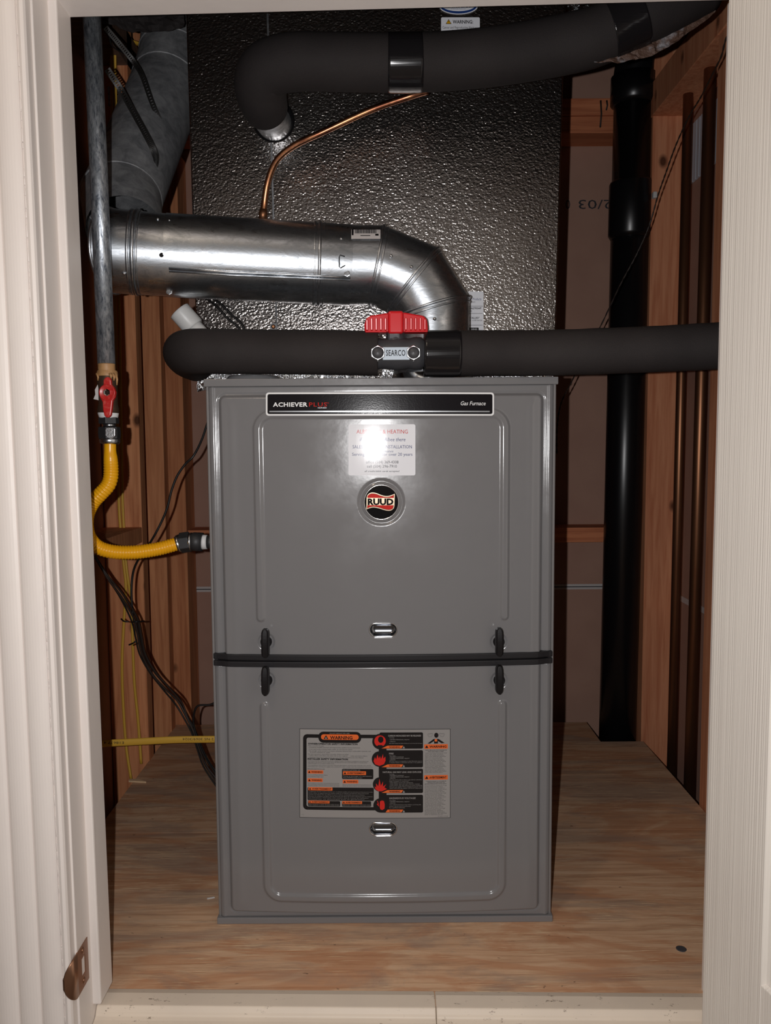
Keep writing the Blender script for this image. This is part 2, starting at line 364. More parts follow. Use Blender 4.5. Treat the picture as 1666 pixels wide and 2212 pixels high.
# ceiling framing
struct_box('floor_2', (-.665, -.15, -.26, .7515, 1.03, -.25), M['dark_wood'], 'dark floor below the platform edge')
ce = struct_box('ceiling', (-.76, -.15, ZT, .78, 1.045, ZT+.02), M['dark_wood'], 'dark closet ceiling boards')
for k, xa in enumerate((-.60, .36)):
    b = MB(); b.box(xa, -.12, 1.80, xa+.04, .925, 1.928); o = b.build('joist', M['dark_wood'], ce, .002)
b = MB(); b.box(-.575, .80, 1.50, -.535, .86, 1.93); b.build('brace', M['stud'], ce, .002)
b = MB(); b.tube([at(255, 82, .7), at(300, 95, .75), at(345, 120, .8)], .008, 8, flat=.5); b.build('brace', M['nmyellow'], ce)

# hall around the viewer
b = MB(); b.box(-1.5, -3.4, -.32, 1.6, -.225, -.30); tag(b.build('floor_hall', M['carpet']), 'hall floor', kind='structure')
struct_box('wall_hall_left', (-1.52, -3.4, -.32, -1.5, -.25, 2.12), M['hall'])
struct_box('wall_hall_right', (1.6, -3.4, -.32, 1.62, -.25, 2.12), M['hall'])
struct_box('wall_hall_back', (-1.52, -3.42, -.32, 1.62, -3.4, 2.12), M['hall'])
struct_box('ceiling_hall', (-1.52, -3.42, 2.12, 1.62, -.15, 2.14), M['hall'])
wf = empty('wall_front', (0, -.2, -.3), kind='structure')
for d in ((-1.5, -.246, -.3, -.426, -.16, 2.12), (.462, -.262, -.3, 1.6, -.175, 2.12), (-.426, -.25, 1.36, .462, -.17, 2.12)):
    b = MB(); b.box(*d); b.build('wall_panel', M['hall'], wf)

# ------------------------------------------------------------------ open door on the right
HX, HY = .4010, -.2585; ANG = math.radians(15)      # past 90 degrees
def dl(u, t, z):   # u along the leaf from the hinge, t thickness (0 = face toward opening)
    return (HX+u*math.sin(ANG)+t*math.cos(ANG)-.0002, HY-u*math.cos(ANG)+t*math.sin(ANG), z)
door = empty('door_1', dl(0, .017, -.14), kind='structure'); door['label'] = 'cream wood-grain moulded panel door standing open at the right'
DW = .80; ST = .104; zp0 = at(1640, 2130, dl(.104, 0, 0)[1]).z; zmid0, zmid1 = .62, .75
def dbox(u0, u1, z0, z1, t0=0, t1=.035): b = MB(); b.box(u0, t0, z0, u1, t1, z1, fn=lambda u, t, z: dl(u, t, z)); return b
dbox(0, ST, -.14, 1.30).build('stile', M['door'], door, .002)
dbox(DW-ST, DW, -.14, 1.30).build('stile', M['door'], door, .002)
for za, zb in ((-.14, zp0), (1.20, 1.30)):
    b = dbox(ST-.0005, DW-ST+.0005, za, zb); b.build('rail', M['door'], door, .001)
def moulding(za, zb):
    u0, u1 = ST, DW-ST; loops = []
    prof = [(0, 0), (.003, .0045), (.009, .006), (.013, .011), (.019, .0105), (.026, .012), (.034, .008), (.050, .003)]
    b = MB(); vs = []
    for i, t in prof: vs += [dl(u0+i, t, za+i), dl(u1-i, t, za+i), dl(u1-i, t, zb-i), dl(u0+i, t, zb-i)]
    fs = [(4*k+j, 4*k+(j+1) % 4, 4*k+4+(j+1) % 4, 4*k+4+j) for k in range(len(prof)-1) for j in range(4)]
    fs.append(tuple(4*(len(prof)-1)+j for j in range(4)))
    b.add(vs, fs); b.add([dl(u, .03, z) for u, z in ((u0,za),(u1,za),(u1,zb),(u0,zb))], [(0,1,2,3)]); b.build('moulded_panel', M['door'], door, fix=False)
moulding(zp0, 1.20)
for z in (.12, 1.15):
    b = MB(); b.lathe(dl(-.003, .036, z-.035), (0,0,1), [(0,.004),(.07,.004)], 10); b.build('hinge', M['bronze'], door)

# strike plate
c0 = atx(190, 2068, -.3990)
zc = c0.z; sp = MB()
PY = lambda y: y
def spf(y, z, d=0): return df(XL+.0012+d, y, z)
pl = []
zl, zh = zc-.0285, zc+.0285
hole = [(-.229, zc-.012), (-.229, zc+.012), (-.241, zc+.012), (-.241, zc-.012)]
outer = [(-.2185, zl+.002), (-.2185, zh-.002), (-.2205, zh), (-.2535, zh-.001), (-.2535, zl+.001), (-.2205, zl)]
for (ya, yb, za, zb) in ((-.2535,-.241,zl,zh), (-.229,-.2185,zl,zh), (-.241,-.229,zl,zc-.012), (-.241,-.229,zc+.012,zh)):
    sp.box(XL-.0006, ya, za, XL+.0012, yb, zb, fn=df)
lip = []
for i in range(11):
    t = i/10; ang = t*1.1; lip.append((-.2535-.0205*math.sin(ang)/math.sin(1.1), XL+.0012-.010*t**3, .0283*math.sqrt(max(0, 1-(t*.98)**2.6))))
vs = []
for y, x, h in lip: vs += [df(x, y, zc-h), df(x, y, zc+h), df(x-.0018, y, zc-h), df(x-.0018, y, zc+h)]
fs = []
for i in range(10):
    a, c = 4*i, 4*i+4; fs += [(a, a+1, c+1, c), (a+2, c+2, c+3, a+3), (a, c, c+2, a+2), (a+1, a+3, c+3, c+1)]
sp.add(vs, fs, 0, True)
spo = sp.build('strike_plate', M['bronze'])
tag(spo, 'antique brass strike plate with curved lip low on the left jamb', 'strike plate')
for z in (zc-.0205, zc+.0205):
    b = MB(); p = df(XL+.0010, -.2345, z); b.lathe(p, (1,0,0), [(0,.0042),(.0006,.0042),(.0011,.003)], 14); b.build('screw', M['bronze'], spo)

# ------------------------------------------------------------------ furnace
XC = -.0055; FW = .2665; FT = .860
fu = empty('furnace', (XC, .36, 0), 'grey enamelled gas furnace cabinet standing on the plywood, two stacked doors', 'furnace')
b = MB(); b.box(XC-FW, 0, 0, XC+FW, .72, FT-.001); b.build('cabinet', M['furn_side'], fu, .002)
b = MB(); b.box(XC-FW-.0015, -.007, FT-.0105, XC+FW+.0015, .722, FT+.001); b.build('top_cap', M['furn'], fu, .0012)
b = MB(); b.box(XC-FW-.0012, -.008, 0, XC+FW+.0012, .01, .0105); b.build('base_rail', M['furn'], fu, .0012)
DWH = .2625
def bow(x): return .0215-.18*(x-XC)**2
def sdr(x, z, hw, z0, z1, r):     # distance inside rounded rectangle (positive inside)
    qx = np.abs(x-XC)-(hw-r); qz = np.abs(z-(z0+z1)/2)-((z1-z0)/2-r)
    return -(np.hypot(np.maximum(qx, 0), np.maximum(qz, 0))+np.minimum(np.maximum(qx, qz), 0)-r)
ZB0, ZB1 = .4195, .4395
lat = [(572, 1385, 576), (1080, 1385, 1077), (572, 1468, 577), (1080, 1468, 1078)]
latc = [(at(c, y, -.012).x, at(c, y, -.012).z) for _, y, c in lat]
lg = at(824, 1085, -.022); ov1 = at(828, 1361, -.022); ov2 = at(828, 1791, -.022)
zbt = at(560, 895, -.012).z; zbe = at(571, 1333, -.012).z; zlb = at(600, 1935, -.012).z; zle = at(577, 1524, -.012).z
def doorH(x, z, up):
    if up: sd = sdr(x, z, .2465, -1, at(500, 853, 0).z, .011)
    else: sd = sdr(x, z, .2465, at(520, 1965, 0).z, 2, .011)
    H = .004+ss(0, .0055, sd)*np.maximum(bow(x)-.004, 0)-.0016*np.exp(-(sd/.0016)**2)
    H += .0017*np.exp(-((np.abs(x-XC)-.231)/.0095)**2)*ss(0, .03, sd)
    H += .0013*np.exp(-((np.abs(x-XC)-.2555)/.0022)**2)*(1-ss(0, .002, sd))
    if up:
        d2 = np.abs(sdr(x, z, .187, -1, zbt, .024)); e = np.hypot(np.abs(x-XC)-.187, z-zbe); d2 = np.where(z < zbe, e, d2)
    else:
        d2 = np.abs(sdr(x, z, .1845, zlb, 2, .022)); e = np.hypot(np.abs(x-XC)-.1845, z-zle); d2 = np.where(z > zle, e, d2)
    H += .0032*(1-ss(.0035, .0078, d2))
    for cx, cz in latc:
        r = np.hypot(x-cx, z-cz); H += -.0022*(1-ss(.0112, .0136, r))
    if up:
        r = np.hypot(x-lg.x, z-lg.z); H += -.0022*(1-ss(.0325, .0355, r))+.0018*(1-ss(.0285, .0305, r))
    oc = ov1 if up else ov2
    r = np.hypot(np.maximum(np.abs(x-oc.x)-.011, 0), z-oc.z); H += -.003*(1-ss(.0098, .0108, r))
    return H
def door_panel(up, z0, z1):
    nx, nz = 340, int((z1-z0)/.0016); X, Z = np.meshgrid(np.linspace(XC-DWH, XC+DWH, nx), np.linspace(z0, z1, nz))
    H = doorH(X, Z, up); edge = np.minimum(DWH-np.abs(X-XC), .006)/.006; H -= .004*(1-np.sqrt(np.clip(1-(1-edge)**2, 0, 1)))
    V = np.stack([X, -H, Z], -1).reshape(-1, 3)
    oc = ov1 if up else ov2
    I = np.arange(nx*nz).reshape(nz, nx); Q = np.stack([I[:-1,:-1], I[:-1,1:], I[1:,1:], I[1:,:-1]], -1).reshape(-1, 4)
    qc = V[Q].mean(1); Q = Q[np.hypot(np.maximum(np.abs(qc[:,0]-oc.x)-.011, 0), qc[:,2]-oc.z) > .0096]
    ring = np.concatenate([I[0], I[1:,-1], I[-1,:-1][::-1], I[1:-1,0][::-1]]); nr = len(ring)
    V2 = V[ring].copy(); V2[:,1] = .0
    V = np.concatenate([V, V2]); j = np.arange(nr); k = (j+1) % nr; b0 = nx*nz
    Q2 = np.stack([ring[j], b0+j, b0+k, ring[k]], -1)
    b = MB(); b.v = [tuple(v) for v in V]; b.f = [tuple(map(int, q)) for q in np.concatenate([Q, Q2])]
    b.m = [0]*len(b.f); b.s = [True]*len(Q)+[False]*len(Q2)
    return b.build('upper_door' if up else 'lower_door', M['furn'], fu, fix=False)
dU = door_panel(True, ZB1, FT-.0108)
dL = door_panel(False, .0108, ZB0)
def band(z0, z1, out):
    xs = np.linspace(XC-DWH-.001, XC+DWH+.001, 90); H = doorH(xs, np.full_like(xs, .43), True)
    H = np.where(np.abs(xs-XC) > .2, .004+ss(.266, .236, np.abs(xs-XC))*(bow(xs)-.004), bow(xs))+out
    vs = []
    for x, h in zip(xs, H): vs += [(x, -h, z0), (x, -h, z1), (x, 0, z1), (x, 0, z0)]
    fs = [(4*i+j, 4*i+(j+1) % 4, 4*i+4+(j+1) % 4, 4*i+4+j) for i in range(len(xs)-1) for j in range(4)]+[(0,1,2,3), tuple(4*(len(xs)-1)+j for j in (3,2,1,0))]
    return MB().add(vs, fs)
band(.4306, .4393, .0022).build('edge_trim', M['blk_soft'], fu, .0012)
band(.4197, .4285, .0022).build('edge_trim', M['blk_soft'], fu, .0012)
band(.4286, .4305, -.004).build('door_gap', M['blk'], fu)
# latches
for i, (lx, ly, cx) in enumerate(lat):
    c = at(cx, ly, -.012); hy = -float(bow(c.x))
    root = MB(); root.lathe((c.x, hy+.004, c.z), (0,-1,0), [(0,.0088),(.006,.0088),(.0075,.0075),(.011,.005),(.014,.005)], 22)
    lo = root.build('latch', M['blk'], fu)
    px0, px1, pya, pyb = (lx-9, lx+9, (1358, 1356, 1440, 1437)[i], (1424, 1421, 1506, 1503)[i])
    A = at(lx, pya+6, hy-.02); B_ = at(lx, pyb-6, hy-.02)
    b = MB(); w2 = .0062; yb, yf = hy-.0105, hy-.0215
    prof = [(-w2, yb), (-w2*.9, yf+.003), (-w2*.55, yf), (w2*.55, yf), (w2*.9, yf+.003), (w2, yb)]
    n_ = 14; vs = []
    for k in range(n_):
        t = .5-.5*math.cos(math.pi*k/(n_-1)); z = A.z+.003+(B_.z-A.z-.006)*t; s_ = max(.45, (1-abs(2*t-1)**9)**.5); dy = -.004*math.sin(t*math.pi)+.003*t
        for x, y in prof: vs.append((A.x+(B_.x-A.x)*t+x*s_, y*1+dy*.6, z))
    m_ = len(prof); fs = [(k*m_+j, k*m_+(j+1) % m_, (k+1)*m_+(j+1) % m_, (k+1)*m_+j) for k in range(n_-1) for j in range(m_)]+[tuple(range(m_)), tuple((n_-1)*m_+j for j in reversed(range(m_)))]
    b.add(vs, fs); b.build('lever', M['blk'], lo, .0012)
# oval finger pulls
def stadium(c, hw, r, n=14):
    p = []
    for k in range(n+1): a = -math.pi/2+math.pi*k/n; p.append((c.x+hw+r*math.cos(a), c.z+r*math.sin(a)))
    for k in range(n+1): a = math.pi/2+math.pi*k/n; p.append((c.x-hw+r*math.cos(a), c.z+r*math.sin(a)))
    return p
for d, oc in ((dU, ov1), (dL, ov2)):
    b = MB(); y0 = -.0215; L = [(.0115, y0+.001), (.0112, y0-.0008), (.0102, y0-.0013), (.0094, y0-.0002), (.0088, y0+.004), (.0078, y0+.008), (.0040, y0+.0095), (.0005, y0+.0098)]
    vs = []; 
    for r, y in L: vs += [(x, y, z) for x, z in stadium(oc, .011, r)]
    m_ = 30; fs = [(k*m_+j, k*m_+(j+1) % m_, (k+1)*m_+(j+1) % m_, (k+1)*m_+j) for k in range(len(L)-1) for j in range(m_)]+[tuple((len(L)-1)*m_+j for j in range(m_))]
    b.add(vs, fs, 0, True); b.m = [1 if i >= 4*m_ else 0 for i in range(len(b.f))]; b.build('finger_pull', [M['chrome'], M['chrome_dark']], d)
# knockout cap on top of the furnace
c = at(547, 817, .075)
b = MB(); b.lathe((c.x, .075, FT), (0,0,1), [(0,.043),(.007,.043),(.0105,.040),(.012,.034),(.0125,.0)], 40); b.build('knockout_cap', M['furn'], fu)

# ------------------------------------------------------------------ printed decals
class Dec:
    """flat print laid on a surface; photo pixels are turned into points of the plane Y=y0 and set on surf(x,z)."""
    def __init__(s, y0, surf, step=.012): s.y0 = y0; s.surf = surf; s.b = MB(); s.step = step; s.mats = []; s.layer = 1
    def mi(s, m):
        if m not in s.mats: s.mats.append(m)
        return s.mats.index(m)
    def emit(s, verts, faces, m, layer):
        out = []
        for px, py in verts:
            p = at(px, py, s.y0); out.append((p.x, s.surf(p.x, p.z)-.00012*layer, p.z))
        s.b.add(out, faces, s.mi(m), False)
    def poly(s, pts, m, layer=1):
        bm = bmesh.new(); vs = [bm.verts.new((x, y, 0)) for x, y in pts]; bm.faces.new(vs)
        xs = [p[0] for p in pts]; st = s.step*1400
        x = min(xs)+st
        while x < max(xs):
            bmesh.ops.bisect_plane(bm, geom=bm.verts[:]+bm.edges[:]+bm.faces[:], plane_co=(x,0,0), plane_no=(1,0,0)); x += st
        bmesh.ops.triangulate(bm, faces=bm.faces[:])
        bm.verts.index_update(); s.emit([(v.co.x, v.co.y) for v in bm.verts], [tuple(v.index for v in f.verts) for f in bm.faces], m, layer); bm.free()
    def rr(s, x0, y0, x1, y1, r, m, layer=1, rot=0):
        pts = []; r = max(r, .01)
        for cx, cy, a0 in ((x1-r, y1-r, 0), (x0+r, y1-r, 90), (x0+r, y0+r, 180), (x1-r, y0+r, 270)):
            for k in range(5): a = math.radians(a0+22.5*k); pts.append((cx+r*math.cos(a), cy+r*math.sin(a)))
        s.poly(pts, m, layer)
    def circ(s, cx, cy, r, m, layer=1, n=36, ry=None):
        ry = ry or r; s.poly([(cx+r*math.cos(2*math.pi*k/n), cy+ry*math.sin(2*math.pi*k/n)) for k in range(n)], m, layer)
    def text(s, t, x0, y0, x1, y1, m, layer=2, shear=0, bold=0, rot=0, spacing=1.0):
        """fit text t into pixel box (cap height = y1-y0)."""
        cu = bpy.data.curves.new('t', 'FONT'); cu.body = t; cu.resolution_u = 2; cu.shear = shear; cu.offset = bold; cu.space_character = spacing
        ob = bpy.data.objects.new('t', cu); COL.objects.link(ob); bpy.context.view_layer.update()
        me = bpy.data.meshes.new_from_object(ob); bpy.data.objects.remove(ob); bpy.data.curves.remove(cu)
        V = np.zeros(len(me.vertices)*3); me.vertices.foreach_get('co', V); V = V.reshape(-1, 3)
        fs = [tuple(p.vertices) for p in me.polygons]; bpy.data.meshes.remove(me)
        if not len(V): return
        lo, hi = V[:,0].min(), V[:,0].max(); cap = .70
        U = (V[:,0]-lo)/(hi-lo); W = V[:,1]/cap
        if rot: U = 1-U; W = 1-W
        s.emit(list(zip(x0+U*(x1-x0), y1-W*(y1-y0))), fs, m, layer)
    def build(s, name, parent, label=None):
        o = s.b.build(name, s.mats, parent, fix=False)
        if label: o['label'] = label
        return o
bows = lambda x, z: -float(bow(x))
K = M
# name plate strip
d = Dec(-.02, lambda x, z: -float(bow(x))-.0040)
q = lambda zx, zy: (550+zx/3.029, 820+zy/3.029)
d.rr(574.5, 848, 1067.5, 898, 6, K['print_white'], 1); d.rr(578, 851.5, 1064, 894.5, 4, K['signblk'], 2)
d.rr(582, 887.5, 1058, 890.5, .5, K['silver_ink'], 3)
d.text('ACHIEVER', 590, 869.5, 665, 878.5, K['print_white'], 3, bold=.028, spacing=1.08)
d.text('PLUS', 668.5, 869.5, 707, 878.5, K['red'], 3, spacing=1.1); d.text('SERIES', 687, 880, 706, 882.5, K['silver_ink'], 3); d.text('TM', 706, 870, 711, 872, K['red'], 3)
d.text('Gas Furnace', 995, 867, 1049, 875.5, K['print_white'], 3, shear=.25, bold=.005)
o = d.build('name_plate', dU, 'long black name plate with white border on the upper door')
# installer sticker
d = Dec(-.02, lambda x, z: -float(bow(x))-.0006)
d.rr(753, 916.5, 897.5, 1027, 4, K['white'], 1)
d.text("ALBEE'S AC & HEATING", 770.5, 928, 881, 936.5, K['red'], 2)
d.text("if you need it Albee there", 777, 945, 876, 953, K['blueink'], 2, shear=.2)
d.text('SALES - SERVICE - INSTALLATION', 762, 961.5, 890, 968.5, K['blueink'], 2)
d.text('free estimates', 800, 972, 850, 977, K['blueink'], 2, shear=.2)
d.text('Serving the Area for over 20 years', 761, 978, 891, 984.5, K['blueink'], 2)
d.text('office (504) 369-4308', 791, 995, 861, 1001, K['inkgrey'], 2)
d.text('cell (504) 296-7910', 793, 1004, 857.5, 1010, K['inkgrey'], 2)
d.text('all credit/debit cards accepted', 788, 1015.5, 863, 1019.5, K['inkgrey'], 2, shear=.2)
d.build('installer_sticker', dU, 'white sticker with red and blue lettering under the name plate')
# round emblem
b = MB(); y0 = -.0205
b.lathe((lg.x, y0+.001, lg.z), (0,-1,0), [(0,.0272),(.002,.0272),(.0030,.0262),(.0024,.0250),(.0012,.0248),(.0011,.001)], 64)
emb = b.build('round_emblem', K['chrome'], dU); emb['label'] = 'round black, red and chrome emblem with block lettering'
d = Dec(-.0222, lambda x, z: y0-.0014)
E = lambda X, Y: (780+X/17.01, 1020+Y/17.01)
def band_poly(off, grow=0):
    top = [(215-grow, 930), (240, 850-grow), (330, 775-grow), (430, 755-grow), (560, 775-grow), (700, 830-grow), (850, 875-grow), (1000, 880-grow), (1120, 850-grow), (1235+grow, 800-grow)]
    bot = [(1225+grow, 1230), (1200+grow, 1320), (1120, 1390+grow), (1020, 1410+grow), (880, 1390+grow), (720, 1340+grow), (560, 1300+grow), (440, 1290+grow), (320, 1315+grow), (205-grow, 1360+grow)]
    return [E(*p) for p in spl(top, 5)+spl(bot, 5)]
d.b.add([], []); d.circ(*E(728, 1085), 37.2, K['gloss_black'], 1, 48)
d.poly([tuple(p) for p in band_poly(0, 6)], K['cream_ink'], 2); d.poly([tuple(p) for p in band_poly(0, -22)], K['gloss_black'], 3); d.poly([tuple(p) for p in band_poly(0, -34)], K['red'], 4)
d.poly([E(225, 945), E(1235, 945), E(1225, 1215), E(225, 1215)], K['cream_ink'], 5)
d.text('RUUD', *E(245, 975), *E(1195, 1195), K['gloss_black'], 6, bold=.05)
d.build('emblem_print', dU)
# big warning label on the lower door
d = Dec(-.02, lambda x, z: -float(bow(x))-.0006)
Lz = lambda X, Y: (630+X/4.628, 1560+Y/4.628)
def R_(x0, y0, x1, y1, r, m, l): a, c = Lz(x0, y0), Lz(x1, y1); d.rr(a[0], a[1], c[0], c[1], r/4.628, m, l)
def T_(t, x0, y0, x1, y1, m=K['ink'], l=6, **k): a, c = Lz(x0, y0), Lz(x1, y1); d.text(t, a[0], a[1], c[0], c[1], m, l, **k)
ink, org_, wh, gr = K['ink'], K['orange'], K['clear'], K['clear']
def Cc(cx, cy, r, m, l): d.circ(*Lz(cx, cy), r/4.628, m, l)
R_(80, 66, 1588, 955, 1, ink, 1); R_(84, 70, 1584, 951, 1, gr, 2)
R_(115, 120, 950, 875, 40, ink, 3); R_(150, 155, 872, 842, 18, gr, 4)
R_(268, 92, 698, 203, 50, ink, 5); R_(295, 118, 672, 172, 26, org_, 6)
T_('DO NOT REMOVE THIS LABEL', 383, 103, 583, 112, wh, 7); T_('WARNING', 385, 134, 610, 166, ink, 7, bold=.03)
def tri(cx, cy, h, m=ink, l=7): d.poly([Lz(cx-h*.6, cy+h*.5), Lz(cx+h*.6, cy+h*.5), Lz(cx, cy-h*.5)], m, l)
tri(345, 146, 40); tri(345, 152, 18, wh, 8)
T_('OWNER/OPERATOR SAFETY INFORMATION', 165, 206, 660, 222, bold=.04)
T_('Make sure this furnace:', 165, 230, 325, 239)
rows = [('• is properly installed, serviced, and inspected by qualified service technicians', 165, 245, 685), ('• is not used inside a mobile home, trailer, or recreational vehicle', 165, 263, 608),
        ('• has enough room around it to ensure adequate distance from combustible materials, and', 165, 280, 792), ('to ensure adequate air supply', 185, 294, 385),
        ('For best operation, check filters monthly. If filters are dirty:', 165, 313, 572), ('• replace filters with filters the same size as the originals', 165, 328, 560), ('• clean permanent filters', 585, 328, 757), ('• operating maintenance instructions for your unit are included in the User Manual', 165, 345, 718)]
for t, x, y, x2 in rows: T_(t, x, y, x2, y+9)
T_('INSTALLER SAFETY INFORMATION', 160, 358, 565, 374, bold=.04)
for t, y, x2 in (('This furnace must be installed and serviced by a qualified installer, according to manufacturer instructions and', 382, 768), ('local codes. In the absence of local codes, follow the National Fuel Gas Code ANSI Z223.1 in Canada, follow', 395, 757),
                 ('CAN/CSA B149. Do not install in mobile homes.', 407, 430), ('The Installation Instructions and User Manual information must be kept with the unit, and all', 424, 792), ('instructions for venting, air supply and combustion must comply with the installation instructions', 438, 812)):
    T_(t, 163, y, x2, y+8)
def bar(x0, y0, x1, y1, t, l=6): R_(x0, y0, x1, y1, 3, org_, l); h = (y1-y0); tri(x0+h*.55, (y0+y1)/2, h*.62, ink, l+1); T_(t, x0+h*1.15, y0+h*.28, x1-h*.3, y1-h*.26, ink, l+1, bold=.03)
T_('PROPOSITION 65:', 160, 462, 335, 472); bar(160, 479, 318, 512, 'WARNING'); T_('Cancer and Reproductive Harm', 160, 522, 360, 530); T_('www.P65Warnings.ca.gov', 160, 539, 322, 547)
R_(505, 462, 818, 563, 12, ink, 5); T_('PROPOSITION 65:', 515, 469, 690, 480, wh, 7); bar(515, 485, 745, 521, 'AVERTISSEMENT'); T_('Cancer et dommages à la reproduction', 515, 528, 802, 537, wh, 7); T_('www.P65Warnings.ca.gov', 515, 544, 708, 553, wh, 7)
bar(160, 560, 312, 595, 'WARNING'); bar(512, 570, 668, 606, 'WARNING')
for y, t in ((604, 'Hazard of explosion or fire. Never test for gas leaks with an open flame'), (616, 'use a commercially available soap solution to check all connections'), (628, 'property damage, personal injury or death may result')):
    T_(t, 162, y, 478, y+7); 
for y, t in ((616, 'Disconnect electrical supply before servicing the furnace and'), (628, 'label all wires prior to disconnection')): T_(t, 512, y, 795, y+7)
R_(160, 648, 823, 780, 12, ink, 5); bar(168, 648, 410, 680, 'AVERTISSEMENT')
for k, t in enumerate(('Ce générateur doit être installé et entretenu par un technicien qualifié, selon les instructions du fabricant et les codes', "Ne pas utiliser cet appareil dans une maison mobile ou un véhicule récréatif sans autorisation écrite",
                       "S'assurer que l'apport d'air est suffisant et que les matières combustibles demeurent à distance", "Nettoyer ou remplacer les filtres tous les mois avec des filtres de la même dimension que les originaux", "Les instructions d'entretien sont incluses dans le manuel de l'utilisateur", 'Conserver ce document avec le générateur')):
    T_(t, 170, 688+k*15, 812-(k % 3)*40, 695+k*15, wh, 7)
R_(160, 780, 492, 842, 10, wh, 5); R_(164, 784, 488, 838, 10, ink, 6); bar(170, 782, 380, 808, 'AVERTISSEMENT', 7); R_(500, 780, 800, 842, 10, wh, 5); R_(504, 784, 796, 838, 10, ink, 6); bar(508, 782, 705, 810, 'AVERTISSEMENT', 7)
for k in range(2):
    T_('Risque d\'explosion ou de feu. Ne jamais vérifier les fuites', 170, 814+k*11, 480, 820+k*11, wh, 8); T_('Débrancher l\'alimentation électrique avant', 510, 814+k*11, 790, 820+k*11, wh, 8)
# right column of black hazard panels
R_(872, 150, 905, 880, 2, ink, 5)
panels = [(97, 260, 'CARBON MONOXIDE MAY BE RELEASED', ['Causing:', '• SEVERE PERSONAL INJURY', '• DEATH', 'DO NOT block the flow of the air to or from the furnace'], 966, 885, 188),
          (275, 447, 'FIRE', ['Can cause:', '• PROPERTY DAMAGE', '• SEVERE PERSONAL INJURY', '• DEATH', 'DO NOT store or use gasoline or other flammable vapours', 'or liquids, liquids or chemicals near this or any appliance'], 975, 880, 362),
          (460, 703, 'NATURAL GAS MAY LEAK AND EXPLODE', ['Causing:', '• PROPERTY DAMAGE', '• SEVERE PERSONAL INJURY', '• DEATH', 'You may not be able to detect a gas leak by smell alone.', 'If gas is present or suspected:', '• DO NOT touch any appliance', '• DO NOT operate any electric switch', '• DO NOT use any phone in your building', 'Call your gas supplier from a neighbour\'s phone. If you', 'cannot reach your gas supplier, call the fire department'], 912, 885, 615),
          (720, 898, 'HAZARDOUS VOLTAGE!', ['Can cause:', '• SEVERE PERSONAL INJURY', '• DEATH', 'Turn off all electrical power before servicing this', 'furnace. Service must be performed', 'by a qualified technician'], 978, 890, 825)]
for i, (ya, yb, ti, ls, tx, cx, cy) in enumerate(panels):
    R_(880, ya, 1314, yb, 14, ink, 4); Cc(cx, cy, 78 if i < 2 else 72, ink, 5)
    T_(ti, tx, ya+24, {0:1295, 1:1020, 2:1297, 3:1240}[i], ya+40, wh, 7, bold=.02)
    y = ya+48; st = (yb-40-y)/len(ls)
    for t in ls:
        T_(t, 978, y, min(1305, 978+len(t)*(8.4 if '•' in t else 6.2)), y+min(8, st*.62), wh, 7); y += st
    a = Lz(955, yb-34); d.poly([Lz(960, yb-32), Lz(1117, yb-32), Lz(1098, yb-4), Lz(900 if i < 3 else 940, yb-4)], org_, 6); T_('WARNING', 975, yb-25, 1085, yb-10, ink, 7, bold=.03); tri(1122, yb-16, 20, wh, 7)
    if i == 0: Cc(cx, cy-5, 57, K['red'], 6); d.circ(*Lz(892, 168), 27/4.628, ink, 7, ry=32/4.628); d.poly([Lz(845, 245), Lz(925, 245), Lz(905, 222), Lz(865, 222)], ink, 7); d.poly([Lz(862, 190), Lz(885, 205), Lz(880, 215), Lz(862, 205)], K['red'], 8)
    elif i < 3:
        fl = [(-60, 20), (-45, -20), (-35, 5), (-20, -45), (-8, -5), (5, -30), (15, 0), (35, -50), (38, -5), (58, -25), (60, 15), (45, 50), (0, 68), (-45, 52)] if i == 1 else [(-45, 50), (-55, 20), (-38, 30), (-40, -10), (-18, 18), (-5, -55), (8, 15), (30, -30), (28, 22), (62, -2), (42, 30), (70, 45), (20, 68), (-15, 68)]
        d.poly([Lz(cx+x, cy+y) for x, y in fl], K['red'], 6)
    else:
        d.poly([Lz(cx+x, cy+y) for x, y in ((-8, 20), (-6, -40), (8, -48), (16, -50), (34, -44), (42, -10), (40, 30), (20, 45), (0, 40))], K['red'], 6); d.poly([Lz(cx+x, cy+y) for x, y in ((-35, -45), (-30, -48), (-18, -22), (-30, -12), (-14, 8), (-18, 10), (-38, -14), (-25, -22))], K['red'], 7)
# far right column
d.poly([Lz(1358, 210), Lz(1420, 165), Lz(1470, 165), Lz(1530, 205), Lz(1500, 208), Lz(1462, 185), Lz(1465, 210), Lz(1425, 210), Lz(1425, 185), Lz(1385, 210)], ink, 4); d.circ(*Lz(1447, 128), 21/4.628, ink, 4, ry=25/4.628); Cc(1443, 178, 14, K['orange'], 5)
for sx in (-1, 1):
    for k in range(5): d.circ(*Lz(1445+sx*(42+k*8), 118+((k*7) % 13)*2), 11/4.628, K['inkgrey'], 3+k % 2, 12); d.circ(*Lz(1445+sx*(42+k*8), 118+((k*7) % 13)*2), 9/4.628, gr, 5, 12)
bar(1326, 217, 1562, 262, 'WARNING'); bar(1326, 525, 1562, 570, 'AVERTISSEMENT')
T_('Carbon Monoxide (CO) Poisoning Can', 1335, 271, 1552, 279, bold=.02); T_('Cause Severe Injury or Death', 1362, 285, 1520, 293, bold=.02)
txt1 = ('Carbon monoxide poisoning can cause', 'severe injury, death, permanent', 'Follow the venting instructions', 'that come with the appliance', 'Inspect vents every heating season', 'Use only certified vent parts', 'Install carbon monoxide alarms', 'Do not block the air inlets', 'Have the furnace serviced', 'Keep vents free of debris')
y = 300; k = 0
while y < 505: T_(txt1[k % 10], 1334, y, 1552-(k*37 % 50), y+7.5); y += 12.2; k += 1
